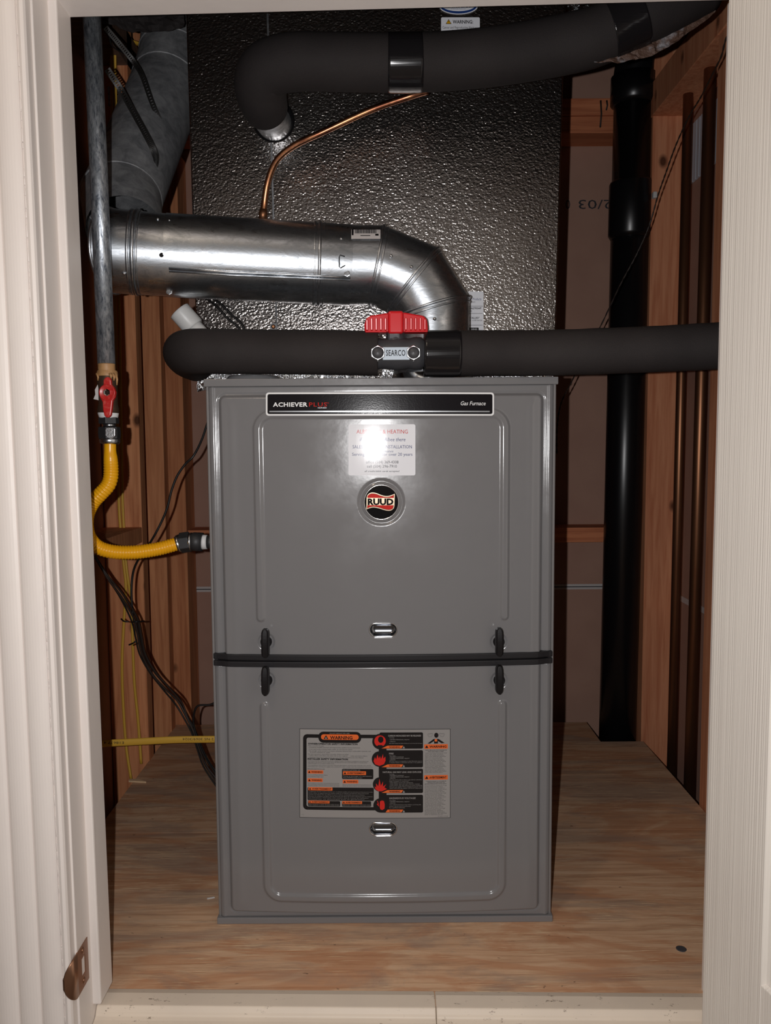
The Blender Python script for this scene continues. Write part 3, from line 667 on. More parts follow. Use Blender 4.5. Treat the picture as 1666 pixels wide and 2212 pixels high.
T_("L'empoisonnement au monoxyde de", 1345, 581, 1545, 589, bold=.02); T_('carbone (CO) peut causer de', 1358, 594, 1530, 602, bold=.02); T_('graves blessures et la mort', 1332, 607, 1548, 615, bold=.02)
txt2 = ('Le monoxyde de carbone est un gaz', 'inodore et incolore. Suivre', 'les instructions de ventilation', 'inspecter les évents chaque saison', 'ne pas bloquer les entrées', "poser un avertisseur de CO")
y = 625; k = 0
while y < 915: T_(txt2[k % 6], 1332, y, 1552-(k*41 % 60), y+7.2); y += 12.6; k += 1
T_('92-24161-57-08', 1462, 933, 1562, 940, K['inkgrey']); T_('© 21', 102, 922, 122, 928, K['inkgrey'])
d.build('warning_label', dL, 'large grey, black and orange multilingual safety label on the lower door')

# ------------------------------------------------------------------ foil-faced coil box
CY = .20
xl0, xl1, xr0, xr1 = -.330, -.334, .300, .312
cb = empty('coil_box', (-.015, .45, FT+.005), 'tall box wrapped in embossed silver foil facing, rising above the furnace', 'duct box')
def cbx(x, z): t = (z-FT)/(1.51-FT); return (xl0+(xl1-xl0)*t) if x == 0 else (xr0+(xr1-xr0)*t)
b = MB(); nz = 10; zs = [FT+.006+(ZT-.01-FT-.006)*k/nz for k in range(nz+1)]; vs = []
for z in zs: vs += [(cbx(0, z), CY, z), (cbx(1, z), CY, z), (cbx(1, z), .74, z), (cbx(0, z), .74, z)]
fs = [(4*i+j, 4*i+(j+1) % 4, 4*i+4+(j+1) % 4, 4*i+4+j) for i in range(nz) for j in range(4)]+[(0,1,2,3), tuple(4*nz+j for j in (3,2,1,0))]
b.add(vs, fs); b.build('foil_wrap', M['foil'], cb, .003)
# vertical seam
pa, pb = at(578, 30, CY), at(598, 712, CY)
b = MB(); b.tube([pa+Vector((0,.0012,0)), (pa+pb)/2+Vector((.0,.0012,0)), pb+Vector((0,.0012,0))], .0022, 8, flat=1); b.tube([pa+Vector((.005,.0012,0)), pb+Vector((.005,.0012,0))], .0012, 6); b.build('panel_seam', M['galv_dull'], cb)
c = at(591, 706, CY); b = MB(); b.box(c.x-.006, CY-.0012, c.z-.006, c.x+.006, CY, c.z+.006); b.lathe((c.x, CY-.001, c.z), (0,-1,0), [(0,.0038),(.002,.0038),(.003,.002)], 12, 1); b.build('screw', [M['galv_dull'], M['copper']], cb)
flat_s = lambda x, z: CY-.0016
d = Dec(CY, flat_s)
d.circ(990.5, 14, 42, K['white'], 1, 40, 18.5); d.circ(990.5, 13.5, 40, K['blue'], 2, 40, 17); d.circ(990.5, 12.5, 36.5, K['white'], 3, 40, 13)
d.text('MICROBAN', 963, 8.5, 1016, 17.5, K['blue'], 4, bold=.02); d.text('ANTIMICROBIAL PROTECTION', 974, 20.0, 1006, 21.8, K['blue'], 4)
d.build('oval_sticker', cb, 'oval white sticker ringed in blue near the top')
d = Dec(CY, flat_s)
d.rr(953, 38.5, 1036.5, 96, 3, K['white'], 1); d.text('WARNING:', 978, 44.5, 1022, 52, K['ink'], 2, bold=.02)
d.poly([(963, 53), (975.5, 53), (969.2, 42.5)], K['ink'], 2); d.poly([(964.6, 52), (973.9, 52), (969.2, 44.2)], K['yellow_ink'], 3); d.text('!', 968.6, 46, 970, 51, K['ink'], 4)
d.text('Cancer and Reproductive Harm –', 956, 57.5, 1029, 63, K['ink'], 2); d.text('www.P65Warnings.ca.gov', 964, 65.5, 1022, 70.5, K['ink'], 2)
d.build('warning_sticker', cb, 'white warning sticker cut off by the insulated pipe')
d = Dec(CY, flat_s)
d.rr(985, 630, 1044.5, 735, 2, K['white'], 1)
d.text('Distributor Products', 996, 643.5, 1040, 649, K['blueink'], 2, shear=.2); d.text('28601', 1018, 651.5, 1027, 654, K['ink'], 2)
for y in (661.5, 677, 702.5): d.rr(990, y, 1043, y+.8, .1, K['inkgrey'], 2)
d.text('RCFM-S62705AP', 998, 664.5, 1040, 668, K['ink'], 2, bold=.03); d.text('60 HZ', 1000, 671, 1020, 674, K['ink'], 2)
d.text('AS INSTALLED"', 1000, 685, 1036, 689, K['ink'], 2, bold=.02); d.text('TEST PSI MAX 350 - 10 MM WATER', 990, 691, 1042, 694, K['ink'], 2)
d.rr(1012, 708, 1034, 716, 1, K['ink'], 2); d.text('SERIES', 1018, 710, 1031, 713, K['white'], 3)
d.build('rating_sticker', cb, 'white rating sticker half hidden behind the vent elbow')
# foil flap at the lower left corner, and foil tape along the bottom
def crinkle(name, pts, m, amp, parent=None, nu=16, nv=10, sag=0):
    """crumpled sheet between 4 photo corners (px,py,Y)"""
    A, B, C, D = [at(*p) for p in pts]; vs = []
    for j in range(nv+1):
        for i in range(nu+1):
            u, v = i/nu, j/nv; p = (A*(1-u)+B*u)*(1-v)+(D*(1-u)+C*u)*v; p = p-Vector((0, 0, sag*math.sin(math.pi*u)*(.6+.4*v))); k = noise.noise(p*55)*amp+noise.noise(p*140)*amp*.5
            vs.append((p.x+noise.noise(p*70+Vector((9,0,0)))*amp*.5, p.y-abs(k)-.001, p.z+noise.noise(p*60+Vector((0,7,0)))*amp*.5))
    fs = [(j*(nu+1)+i, j*(nu+1)+i+1, (j+1)*(nu+1)+i+1, (j+1)*(nu+1)+i) for j in range(nv) for i in range(nu)]
    b = MB(); b.add(vs, fs, 0, False); o = b.build(name, m, parent, fix=False); s_ = o.modifiers.new('t', 'SOLIDIFY'); s_.thickness = .0008; s_.offset = 1; return o
crinkle('foil_flap', [(427, 800, .19), (462, 800, .19), (462, 838, .19), (427, 846, .19)], M['crinkle'], .004, cb, 8, 8)
crinkle('foil_tape', [(440, 792, CY-.001), (1194, 785, CY-.001), (1194, 818, CY-.001), (440, 822, CY-.001)], M['crinkle'], .002, cb, 90, 5)
# refrigerant port collar
pc = at(592, 262, CY)
b = MB(); b.lathe((pc.x, CY, pc.z), (0,-1,0), [(0,.036),(.003,.036),(.006,.031),(.006,.02)], 32); b.build('port_grommet', M['abs'], cb)

# ------------------------------------------------------------------ upper insulated line
path = [(594, 268, .205, .026), (590, 262, .185, .027), (580, 246, .155, .034), (567, 214, .115, .0395), (563, 178, .088, .041), (580, 149, .070, .041), (640, 134, .06, .041), (760, 135, .06, .041), (880, 136, .06, .0412), (1000, 130, .06, .0412), (1120, 115, .055, .0415), (1250, 90, .045, .042), (1310, 70, .04, .042), (1350, 50, .036, .043), (1420, 12, .03, .046), (1520, -45, .03, .048)]
ul = empty('insulated_suction_line', at(800, 135, .06), 'thick black foam-insulated pipe arching across the top of the foil box', 'insulated pipe')
pts = [(*at(p[0], p[1], p[2]), p[3]) for p in path]; sp_ = spl(pts, 8)
sm_pts = [(*tuple(p[:3]), p[3]) for p in sp_]
b = MB(); b.tube([p for p in sm_pts[19:]], [p[3] for p in sm_pts[19:]], 32); b.build('foam_sleeve', M['foam'], ul)
b = MB(); b.tube(sm_pts[:22], [.0295]*22, 28); o = b.build('metal_sleeve', M['galv'], ul); o['label'] = 'short bright metal sleeve entering the foil box'
def subpath(sp_, px0, px1):
    out = []
    for i in range(len(sp_)-1):
        for t in np.linspace(0, 1, 9)[:-1]:
            p = sp_[i]*(1-t)+sp_[i+1]*t; v = R3.transposed() @ (Vector(p[:3])-CAM); px = 833+F*v.x/-v.z
            if px0 <= px <= px1 and (v.z < 0): out.append(p)
    return out
def tapeband(sp_, x0, x1, name, parent, extra=.0007, m=None):
    q_ = [p for p in subpath(sp_, x0, x1)]
    q_ = q_[::3]; b = MB(); b.tube([tuple(p) for p in q_], [p[3]+extra for p in q_], 32); return b.build(name, m or M['tape_blk'], parent)
tapeband(sp_[40:], 838, 915, 'tape_band', ul)
tapeband(sp_[80:], 1314, 1384, 'tape_band', ul, .0015)
# torn paper and foil wrap at the ceiling
crinkle('torn_wrapping', [(1285, 100, .035), (1540, -22, .035), (1545, 26, .035), (1280, 138, .035)], M['paper'], .008, None, 34, 10, sag=.024)
tag(bpy.data.objects['torn_wrapping'], 'torn paper and foil wrapping under the black pipe at the top right', 'wrapping')
crinkle('foil_duct_wrap', [(1224, -40, .30), (1340, -40, .30), (1340, 40, .30), (1226, 40, .30)], M['crinkle'], .008, None, 16, 10)
tag(bpy.data.objects['foil_duct_wrap'], 'strip of crinkled silver foil above the black pipe near the opening head', 'foil')

crinkle('duct_insulation', [(222, -10, .34), (396, -10, .34), (398, 62, .34), (226, 52, .34)], M['foam'], .010, None, 20, 10, sag=.012)
tag(bpy.data.objects['duct_insulation'], 'crumpled black insulation hanging above the dull grey duct at the top left', 'insulation')
# copper liquid line
cl = empty('copper_liquid_line', at(570, 470, .17), 'bare copper tube curving down across the foil box front', 'copper pipe')
cp = [(925, 196, .10), (880, 210, .112), (800, 238, .115), (700, 284, .12), (640, 312, .13), (605, 338, .14), (588, 365, .15), (577, 400, .16), (571, 440, .168), (567, 480, .17), (566, 560, .18)]
cpp = spl([at(*p) for p in cp], 8)
b = MB(); b.tube([tuple(p) for p in cpp], .0053, 16); b.build('tube', M['copper'], cl)
b = MB(); pj_ = [at(569.5, 452, .169), at(568.5, 462, .1695), at(567.5, 476, .17)]; b.tube(pj_, [.0062,.0075,.0066], 14); b.build('brazed_joint', M['copper_dull'], cl)

# ------------------------------------------------------------------ flue pipe
fl = empty('flue_pipe', at(932, 800, .115), 'shiny galvanised vent pipe with segmented elbow rising from the furnace', 'vent pipe')
FR = .0625
def fp(px, py, Y): return at(px, py, Y)
C0 = at(932, 830, .115); C0.z = FT+.001; C1 = Vector((C0.x, C0.y, at(934, 697, .115).z)); 
G = [C1, at(885, 617, .115), at(836, 583, .115)]
H0 = at(812, 577, .113); HM = at(690, 571, .105); HC = at(362, 552, .068); HL = at(296, 546, .060); HE = at(243, 543, .055)
# gore joints as mitred rings: ring centre, normal
def ringtube(b, ca, na, cb_, nb, r0, r1, n=48, beadA=0, beadB=0):
    ax = (cb_-ca).normalized(); up = Vector((0,1,0)); up = (up-ax*up.dot(ax)).normalized(); bi = ax.cross(up); vs = []
    L = (cb_-ca).length; secs = [0, .5, 1]
    for t in secs:
        c = ca*(1-t)+cb_*t; nn = (na*(1-t)+nb*t).normalized(); r = r0*(1-t)+r1*t
        for k in range(n):
            a = 2*math.pi*k/n; o = (up*math.cos(a)+bi*math.sin(a))*r; s_ = -(o.dot(nn))/ax.dot(nn); vs.append(c+o+ax*s_)
    fs = [(j*n+k, j*n+(k+1) % n, (j+1)*n+(k+1) % n, (j+1)*n+k) for j in range(len(secs)-1) for k in range(n)]
    b.add(vs, fs, 0, True)
def rim(c, nn, ax, r, rt, b, n=48):
    up = Vector((0,1,0)); up = (up-ax*up.dot(ax)).normalized(); bi = ax.cross(up); P = []
    for k in range(n+1):
        a = 2*math.pi*k/n; o = (up*math.cos(a)+bi*math.sin(a))*r; P.append(c+o+ax*(-(o.dot(nn))/ax.dot(nn)))
    b.tube(P, rt, 8, caps=False)
vz = Vector((0,0,1)); hdir = (HM-H0).normalized()
# joint centres along the elbow
J = [at(932, 668, .115), at(893, 606, .115), at(813, 574, .113)]
J[0].x = C0.x
dirs = [vz, (J[1]-J[0]).normalized(), (J[2]-J[1]).normalized(), hdir]
nrm = [(dirs[i]+dirs[i+1]).normalized() for i in range(3)]
secs = [(C0, vz, J[0], nrm[0]), (J[0], nrm[0], J[1], nrm[1]), (J[1], nrm[1], J[2], nrm[2])]
for i, (a, na, c, nb) in enumerate(secs):
    b = MB(); ringtube(b, a, na, c, nb, FR, FR)
    ax = (c-a).normalized()
    rim(c, nb, ax, FR+.0004, .0022, b); rim(c-ax*.007, nb, ax, FR, .0016, b); b.build('elbow_segment', M['galv'], fl)
b = MB(); HA = at(757, 574, .110); ringtube(b, J[2], nrm[2], HA, hdir, FR, FR+.0004); b.build('elbow_cuff', M['galv'], fl)
b = MB(); ringtube(b, HA+(J[2]-HA)*.02, hdir, HC, (HC-HM).normalized(), FR+.0012, FR+.0012)
for c_, rt in ((HM, .0034), (HM+hdir*.0075, .0030), (HM-hdir*.007, .0018)): rim(c_, hdir, hdir, FR+.0014, rt, b)
# folded lock seam
sa, sb = at(757, 611, .05), at(364, 583, .02)
def on_cyl(px, py, ca, cb_, r):   # nearest hit of the pixel ray with the cylinder
    dr = ray(px, py).normalized(); ax = (cb_-ca).normalized(); o = CAM-ca
    d1 = dr-ax*dr.dot(ax); o1 = o-ax*o.dot(ax); A_ = d1.dot(d1); B_ = 2*d1.dot(o1); C_ = o1.dot(o1)-r*r; D_ = B_*B_-4*A_*C_
    t = (-B_-math.sqrt(max(D_, 0)))/(2*A_); return CAM+dr*t
RC = FR+.0012
S1 = [on_cyl(x, y, HA, HC, RC) for x, y in ((757, 600), (690, 596), (600, 592), (500, 588), (365, 580))]
b.tube(S1, .0022, 8); b.tube([p+Vector((0,0,-.0045)) for p in S1], .0012, 8)
b.build('straight_pipe', M['galv'], fl)
b = MB(); ax2 = (HL-HC).normalized(); nE = (Vector((-.9,.25,0))).normalized()
ringtube(b, HC+(HM-HC)*.01, (HC-HM).normalized(), HE, (ax2+Vector((.0,.35,.0))).normalized(), FR, FR+.0012)
for c_, rt in ((HL, .0036), (HL+ax2*.007, .0024), (HL-ax2*.006, .0018)): rim(c_, ax2, ax2, FR+.0003, rt, b)
ae = (HE-HC).normalized(); rim(HE, (ax2+Vector((0,.35,0))).normalized(), ae, FR+.0012, .0025, b)
b.build('end_cuff', M['galv'], fl)
b = MB(); b.lathe((C0.x, C0.y, FT+.001), (0,0,1), [(0,.072),(.003,.072),(.004,.0655),(.014,.065),(.015,.063)], 48); b.build('collar', M['chrome'], fl)
b = MB()
for x, y, r in ((845, 553, .0028), (889, 577, .0028), (737, 516, .0026), (939, 689, .0028), (268, 590, .0032), (341, 473, .002), (366, 476, .002), (761, 533, .0024)):
    ca, cc = (HA, HC) if x < 760 else ((J[1], J[2]) if x < 892 and x > 800 else (C0, J[0]))
    p = on_cyl(x, y, ca, cc, FR+.0006); nn = (CAM-p).normalized(); b = MB(); b.lathe(p-nn*.0005, nn, [(0, r), (.0012, r), (.0022, r*.6), (.0025, .0001)], 12)
    b.build('rivet', M['steel'], fl)
b = MB(); p = on_cyl(349, 551, HC, HL, FR); nn = Vector((0,-1,0)); b.lathe(p+nn*.0003, nn, [(0,.0035),(.0004,.0035)], 16); b.build('screw_hole', M['ink'], fl)
for x, y in ((366, 630), (750, 591)):
    b = MB(); p = on_cyl(x, y, HA, HC, RC); nn = Vector((0,-1,0)); b.lathe(p, nn, [(0,.0052),(.0012,.0052),(.0014,.0038),(.0045,.0034)], 6, sm=False); b.build('screw', M['steel'], fl)
# staple clip and barcode label
b = MB(); cps = [on_cyl(x, y, HA, HC, RC+.001) for x, y in ((745, 554), (735, 551), (733, 556), (733, 576), (736, 579), (746, 573))]; b.tube(cps, .0009, 6); b.build('wire_clip', M['iron'], fl)
b = MB()
def onstrip(x0, y0, x1, y1, mi, r, nx=8, ny=4):
    r += .0006
    vs = [on_cyl(x0+(x1-x0)*i/nx, y0+(y1-y0)*j/ny+0, J[2], HA, r) for j in range(ny+1) for i in range(nx+1)]
    b.add(vs, [(j*(nx+1)+i, j*(nx+1)+i+1, (j+1)*(nx+1)+i+1, (j+1)*(nx+1)+i) for j in range(ny) for i in range(nx)], mi, True)
onstrip(759, 496, 822, 516, 0, RC+.0004)
rnd = random.Random(3); x = 767
while x < 812: w_ = rnd.choice((.8, 1.2, 1.8)); onstrip(x, 495.5, x+w_, 504, 1, RC+.0008, 1, 3); x += w_+rnd.choice((.9, 1.3))
onstrip(779, 508, 800, 509.5, 1, RC+.0008, 2, 1); onstrip(811, 505, 818, 509, 1, RC+.0008, 1, 1); onstrip(760, 496, 764, 508, 1, RC+.0008, 1, 2)
b.build('barcode_label', [M['tape'], M['ink']], fl, fix=False)

# big vent connector going up behind
dv = [(270, 500, .14, .062), (262, 430, .22, .068), (285, 345, .31, .070), (330, 255, .40, .070), (362, 185, .46, .070), (375, 120, .50, .068), (378, 60, .52, .067), (380, -60, .52, .067)]
vc = empty('vent_connector', at(262, 430, .25), 'dull grey round vent duct climbing behind the galvanised pipe at the top left', 'vent duct')
dp = [(*at(p[0], p[1], p[2]), p[3]) for p in dv]
for i in range(len(dp)-1):
    a, c = Vector(dp[i][:3]), Vector(dp[i+1][:3])
    if i in (2, 3): continue
    if i == 1: c = Vector(dp[4][:3])
    d0 = ((a-Vector(dp[i-1][:3])).normalized() if i else (c-a).normalized()); ax = (c-a).normalized()
    nxt = {1:5}.get(i, i+2); d1 = (Vector(dp[min(nxt, len(dp)-1)][:3])-c); d1 = d1.normalized() if d1.length > 1e-6 else ax
    b = MB(); ringtube(b, a, (d0+ax).normalized(), c, (ax+d1).normalized(), dp[i][3], dp[{1:4}.get(i, i+1)][3], 36)
    if i != 3: rim(c, (ax+d1).normalized(), ax, dp[{1:4}.get(i, i+1)][3], .0022, b, 36)
    b.build('duct_segment', M['galv_dull'], vc)
# perforated hanger straps
def strap(pts, w, label, grp=None):
    P = [Vector(p) for p in spl([at(*q_) for q_ in pts], 10)]; b = MB(); step = .0
    def seg(a, c, off0, off1, side, nn):
        v = [a+side*off0, a+side*off1, c+side*off1, c+side*off0]; v += [p+nn*.0012 for p in v]
        b.add(v, [(0,1,2,3),(7,6,5,4),(0,4,5,1),(1,5,6,2),(2,6,7,3),(3,7,4,0)])
    for i in range(len(P)-1):
        a, c = P[i], P[i+1]; t = (c-a).normalized(); nn = Vector((0,-1,0)); side = t.cross(nn).normalized()
        seg(a, c, -w, -w*.4, side, nn); seg(a, c, w*.4, w, side, nn)
        seg(a, a*.45+c*.55, -w*.4, w*.4, side, nn)
    return tag(b.build('hanger_strap', M['stripes']), label, 'strap', grp)
strap([(228, 60, .27), (258, 95, .29), (290, 135, .31), (308, 165, .30), (330, 225, .285), (352, 275, .29), (368, 320, .30), (372, 345, .33), (368, 368, .38)], .0048, 'upper perforated metal hanger strap crossing the dull grey duct')
strap([(232, 150, .20), (262, 195, .22), (290, 245, .215), (315, 290, .20), (332, 325, .20), (337, 352, .22), (327, 385, .27), (312, 405, .33)], .0055, 'lower perforated metal hanger strap wrapped around the dull grey duct')

# ------------------------------------------------------------------ lower insulated pipe with ball valve
ll = empty('insulated_drain_line', at(700, 762, .005), 'black foam-insulated horizontal pipe crossing just above the furnace', 'insulated pipe')
lp = [(425, 785, .17, .031), (408, 774, .125, .033), (400, 764, .075, .034), (404, 760, .035, .034), (428, 759, .008, .034), (470, 759, .003, .0338), (560, 760, .003, .0334), (700, 761, .003, .0336), (800, 763, .003, .0338), (930, 764, .003, .0342), (1060, 763, .002, .0342), (1200, 762, -.004, .0342), (1400, 755, -.018, .0342), (1560, 747, -.034, .0342), (1700, 740, -.045, .0342)]
lpp = spl([(*at(p[0], p[1], p[2]), p[3]) for p in lp], 8)
def sub2(x0, x1):
    q_ = subpath(lpp, x0, x1); return q_
q_ = [p for p in lpp if (R3.transposed() @ (Vector(p[:3])-CAM)) is not None]
def pxof(p): v = R3.transposed() @ (Vector(p[:3])-CAM); return 833+F*v.x/-v.z
L1 = [p for i, p in enumerate(lpp) if i < 40] + [p for p in subpath(lpp[40:], 0, 818)][::3]
L2 = [p for p in subpath(lpp[56:], 915, 2500)][::4]
b = MB(); b.tube([tuple(p) for p in L1], [p[3]+.0004*noise.noise(Vector(p[:3])*40) for p in L1], 32); b.build('foam_sleeve', M['foam'], ll)
b = MB(); b.tube([tuple(p) for p in L2], [p[3]+.0005*noise.noise(Vector(p[:3])*40) for p in L2], 32); b.build('foam_sleeve', M['foam'], ll)
tapeband(lpp[56:], 914, 998, 'tape_band', ll, .0008)
vc0 = at(855, 764, .003)
bv = empty('ball_valve', vc0, 'grey ball valve with ribbed red handle set between the foam sleeves', 'valve')
sc = 1.24/1745*1.0
X = lambda px: at(px, 764, -.0).x
b = MB()
b.lathe((X(800), .003, vc0.z), (1,0,0), [(0,.018),(.004,.0225),(.012,.0235),(.018,.0225),(.026,.0235),(.040,.0255),(.052,.0235),(.058,.0225),(.066,.0245),(.076,.0245),(.082,.020),(.086,.018)], 32)
b.lathe((X(855), .003, vc0.z), (0,0,1), [(0,.02),(.022,.0155),(.026,.014),(.036,.014)], 24)
b.build('body', M['pvc_grey'], bv)
b = MB(); pz = at(850, 724, -.01)
for xx in (X(837), X(863)): pass
b.box(X(838), -.012, at(838, 735, -.01).z, X(866), .016, at(838, 716, -.01).z); b.build('stem', M['pvc_grey'], bv, .003)
# handle
zt, zb_ = at(855, 676, -.01).z, at(855, 719, -.01).z
b = MB()
zm = lambda py: at(855, py, -.01).z
hp = [(788, 717), (787, 700), (791, 687), (800, 681), (838, 675), (874, 674), (915, 681), (923, 689), (925, 705), (925, 717), (872, 717), (838, 717)]
b.prism([(at(x, y, -.012).x, at(x, y, -.012).z) for x, y in hp], lambda x, z: (x, -.010, z), lambda x, z: (x, .012, z))
b.build('handle', M['handle_red'], bv, .0025, 3)
b = MB(); b.box(at(838,700,-.02).x, -.0215, zm(722), at(872,700,-.02).x, .018, zm(673.5)); b.build('handle_hub', M['handle_red'], bv, .004, 3)
b = MB()
for k, x in enumerate((793, 803, 813, 823, 833, 877, 888, 898, 908, 918)):
    yt = 688-(0 if 800 < x < 912 else -3); p = at(x, 700, -.014)
    b = MB(); b.box(p.x-.0017, -.0155, zm(714), p.x+.0017, -.008, zm(yt), fn=lambda x, y, z: (x, y if y > -.01 else y-.003*(z-zm(714))/(zm(688)-zm(714))+.001, z)); b.build('grip_rib', M['handle_red'], bv, .001)
b = MB()
b.box(at(789,700,-.014).x, -.0165, zm(719), at(835,700,-.014).x, -.008, zm(715)); b.build('grip_edge', M['handle_red'], bv, .001); b = MB(); b.box(at(875,700,-.014).x, -.0165, zm(719), at(924,700,-.014).x, -.008, zm(715))
b.build('grip_edge', M['handle_red'], bv, .001)
b = MB(); yA = -.034; pA, pB = at(826, 749, yA), at(886, 778, yA)
b.box(pA.x, yA, pB.z, pB.x, yA+.006, pA.z); b.box(pA.x+.008, yA+.006, pB.z+.003, pB.x-.008, -.018, pA.z-.003); b.build('clamp_plate', M['plate'], bv, .001)
for cx in (816.5, 893.5):
    p = at(cx, 762.5, yA); b = MB(); b.lathe((p.x, yA+.005, p.z), (0,-1,0), [(0,.0115),(.007,.0115),(.0082,.0105)], 6, sm=False); b.tube([(p.x, yA+.004, p.z), (p.x, -.015, p.z)], .0085, 12); nt = b.build('hex_nut', M['silvernut'], bv, .0006)
    b = MB(); b.lathe((p.x, yA-.003, p.z), (0,-1,0), [(0,.0088),(.0015,.0088),(.004,.0072),(.0055,.004),(.006,.0001)], 24); b.build('rubber_cap', M['pvc_grey'], nt)
d = Dec(yA, lambda x, z: yA-.0004); d.text('SEARCO', 834, 756, 876, 768.5, K['ink'], 1, spacing=1.08, bold=.012); d.build('raised_lettering', bv)

# PVC stub behind
pv = empty('pvc_stub', at(420, 705, .11), 'short white plastic pipe stub with coupling, leaning left above the foam pipe', 'pipe')
A_, B_ = at(450, 742, .11), at(388, 672, .105); ax = (B_-A_).normalized(); L = (B_-A_).length
b = MB(); b.tube([A_, A_+ax*L*.6], .0145, 24); b.build('pipe', M['pvc'], pv)
b = MB(); b.lathe(A_+ax*L*.50, ax, [(0,.0165),(.002,.0180),(.030,.0180),(L*.5,.0185),(L*.5+.001,.0165),(L*.5-.01,.0150)], 28); b.build('coupling', M['pvc'], pv)

# ------------------------------------------------------------------ gas supply
GY = -.035
gp = empty('gas_pipe', at(230, 780, GY), 'mottled galvanised steel gas pipe running vertically inside the left jamb', 'gas pipe')
b = MB(); g0, g1 = at(230, 786, GY), at(195, -40, GY); b.tube([g0, (g0+g1)/2+Vector((.0005,0,0)), g1], .0126, 24); b.build('pipe', M['galv_pipe'], gp)
b = MB(); z0, z1 = at(231, 812, GY), at(230, 786, GY); n_ = 16
b.tube([z0*(1-k/n_)+z1*(k/n_) for k in range(n_+1)], [.0118+(.0009 if k % 2 else 0) for k in range(n_+1)], 24); o = b.build('threads', M['dope'], gp)
gv = empty('gas_shutoff_valve', at(232, 850, GY), 'brass gas shutoff valve with red lever handle below the steel pipe', 'valve')
def seg(path, prof, name, m, parent, n=24, sm=True, bevel=0):   # prof: (px y, radius) along a vertical line
    b = MB(); P = [at(x, y, GY) for x, y, r in prof]; b.tube(P, [r for _, _, r in prof], n, True, 0, sm); return b.build(name, m, parent, bevel)
seg(0, [(232, 806, .0132), (232, 812, .0148), (232, 828, .0146), (232.5, 840, .0138), (233, 862, .0140), (233.5, 872, .0136), (234, 880, .0152), (234, 892, .0155)], 'body', M['brass'], gv, 16)
b = MB()
for x0_, x1_, y1_, r_ in ((209, 212, 822, .0014), (250, 253, 832, .0016), (243, 247, 822, .002), (238, 240, 818, .002)):
    b.tube([at(x0_, 807, GY-.012), at(x1_, (807+y1_)/2, GY-.013), at((x0_+x1_)/2+1, y1_, GY-.012)], [r_*1.3, r_, r_*.6], 8)
b.lathe(at(232, 813, GY), (0,0,1), [(0,.0150),(.004,.0152),(.008,.0140)], 20); b.build('pipe_dope_drips', M['dope'], gv)
# lever
hy_ = GY-.024
hp = [(222, 905), (232, 905)]
out = [(225, 898), (222, 885), (221, 868), (215.5, 858), (214, 848), (217, 838), (223, 831), (223, 822), (226, 816), (231.5, 813.5), (236, 815), (239.5, 821), (240, 830), (246, 837), (249.5, 847), (248, 858), (243, 866), (241, 885), (239, 897), (235, 902), (229, 902)]
b = MB(); b.prism([(at(x, y, hy_).x, at(x, y, hy_).z) for x, y in out], lambda x, z: (x, hy_, z), lambda x, z: (x, hy_+.007, z)); b.build('lever_handle', M['valve_red'], gv, .0022, 3)
c = at(231.5, 848, hy_)
b = MB(); b.lathe((c.x, hy_+.001, c.z), (0,-1,0), [(0,.0118),(.002,.0118),(.0026,.0108),(.0018,.0098),(.0016,.002)], 32); b.build('handle_boss', M['valve_red'], gv)
b = MB(); b.lathe((c.x, hy_, c.z), (0,-1,0), [(0,.0056),(.003,.0056),(.0042,.0046),(.0036,.0034),(.002,.0030),(.0020,.0001)], 6, sm=False); b.tube([(c.x, hy_, c.z), (c.x, GY, c.z)], .005, 12); b.build('spindle_nut', M['chrome'], gv)
b = MB(); tg = [at(x, y, GY-.008) for x, y in ((213, 827), (218, 832), (221, 846), (219, 867), (211, 864), (202, 862), (206, 852), (205, 842))]
b.add(tg+[p+Vector((.001,.0015,0)) for p in tg], [tuple(range(8)), tuple(reversed(range(8, 16)))]+[(i, (i+1) % 8, (i+1) % 8+8, i+8) for i in range(8)]); o = b.build('paper_tag', M['tape'], gv)
# union below
gc = empty('gas_connector', at(235, 930, GY), 'yellow coated corrugated gas hose looping from the red-handled valve to the furnace side', 'gas hose')
seg(0, [(234, 891, .0150), (234, 893, .0150), (234.5, 899, .0140), (234.5, 903, .0132)], 'thread_tape', M['teflon'], gc, 24)
b = MB(); b.tube([at(235, 902, GY), at(235.5, 915.5, GY)], [.0150, .0150], 6, True, 0, False); b.build('hex_bushing', M['iron'], gc, .0006)
seg(0, [(236, 914, .0092), (236.5, 923, .0092)], 'nipple', M['steel'], gc)
b = MB(); b.tube([at(236, 922, GY), at(236.5, 935, GY), at(237, 948, GY)], [.0160, .0168, .0160], 6, True, 0, False); b.build('flare_nut', M['iron'], gc, .0012)
c = at(237.5, 935, GY-.0150); b = MB(); b.prism([(at(x, y, GY-.016).x, at(x, y, GY-.016).z) for x, y in ((228, 925), (233, 923), (243, 923), (249, 926), (249, 942), (244, 946), (238, 948), (231, 945), (227.5, 940))], lambda x, z: (x, GY-.0172, z), lambda x, z: (x, GY-.010, z)); b.build('nut_face', M['silvernut'], gc, .0008)
seg(0, [(237, 947, .0142), (237, 950, .0150), (237.5, 956, .0146), (237.5, 959, .0125)], 'flange', M['steel'], gc)
hpth = [(238, 957, GY, .0085), (238, 975, GY, .0088), (239, 990, GY, .0100), (240, 1012, GY, .0104), (239, 1032, GY-.002, .0105), (233, 1049, GY-.004, .0105), (218, 1066, GY-.006, .0105), (201, 1084, GY-.006, .0105), (189, 1108, GY-.004, .0105), (186, 1135, GY, .0105), (193, 1162, GY+.006, .0105), (212, 1182, GY+.014, .0105), (245, 1192, GY+.024, .0105), (290, 1193, GY+.036, .0105), (335, 1187, GY+.050, .0105), (368, 1179, GY+.060, .0105), (390, 1172, GY+.066, .0102)]
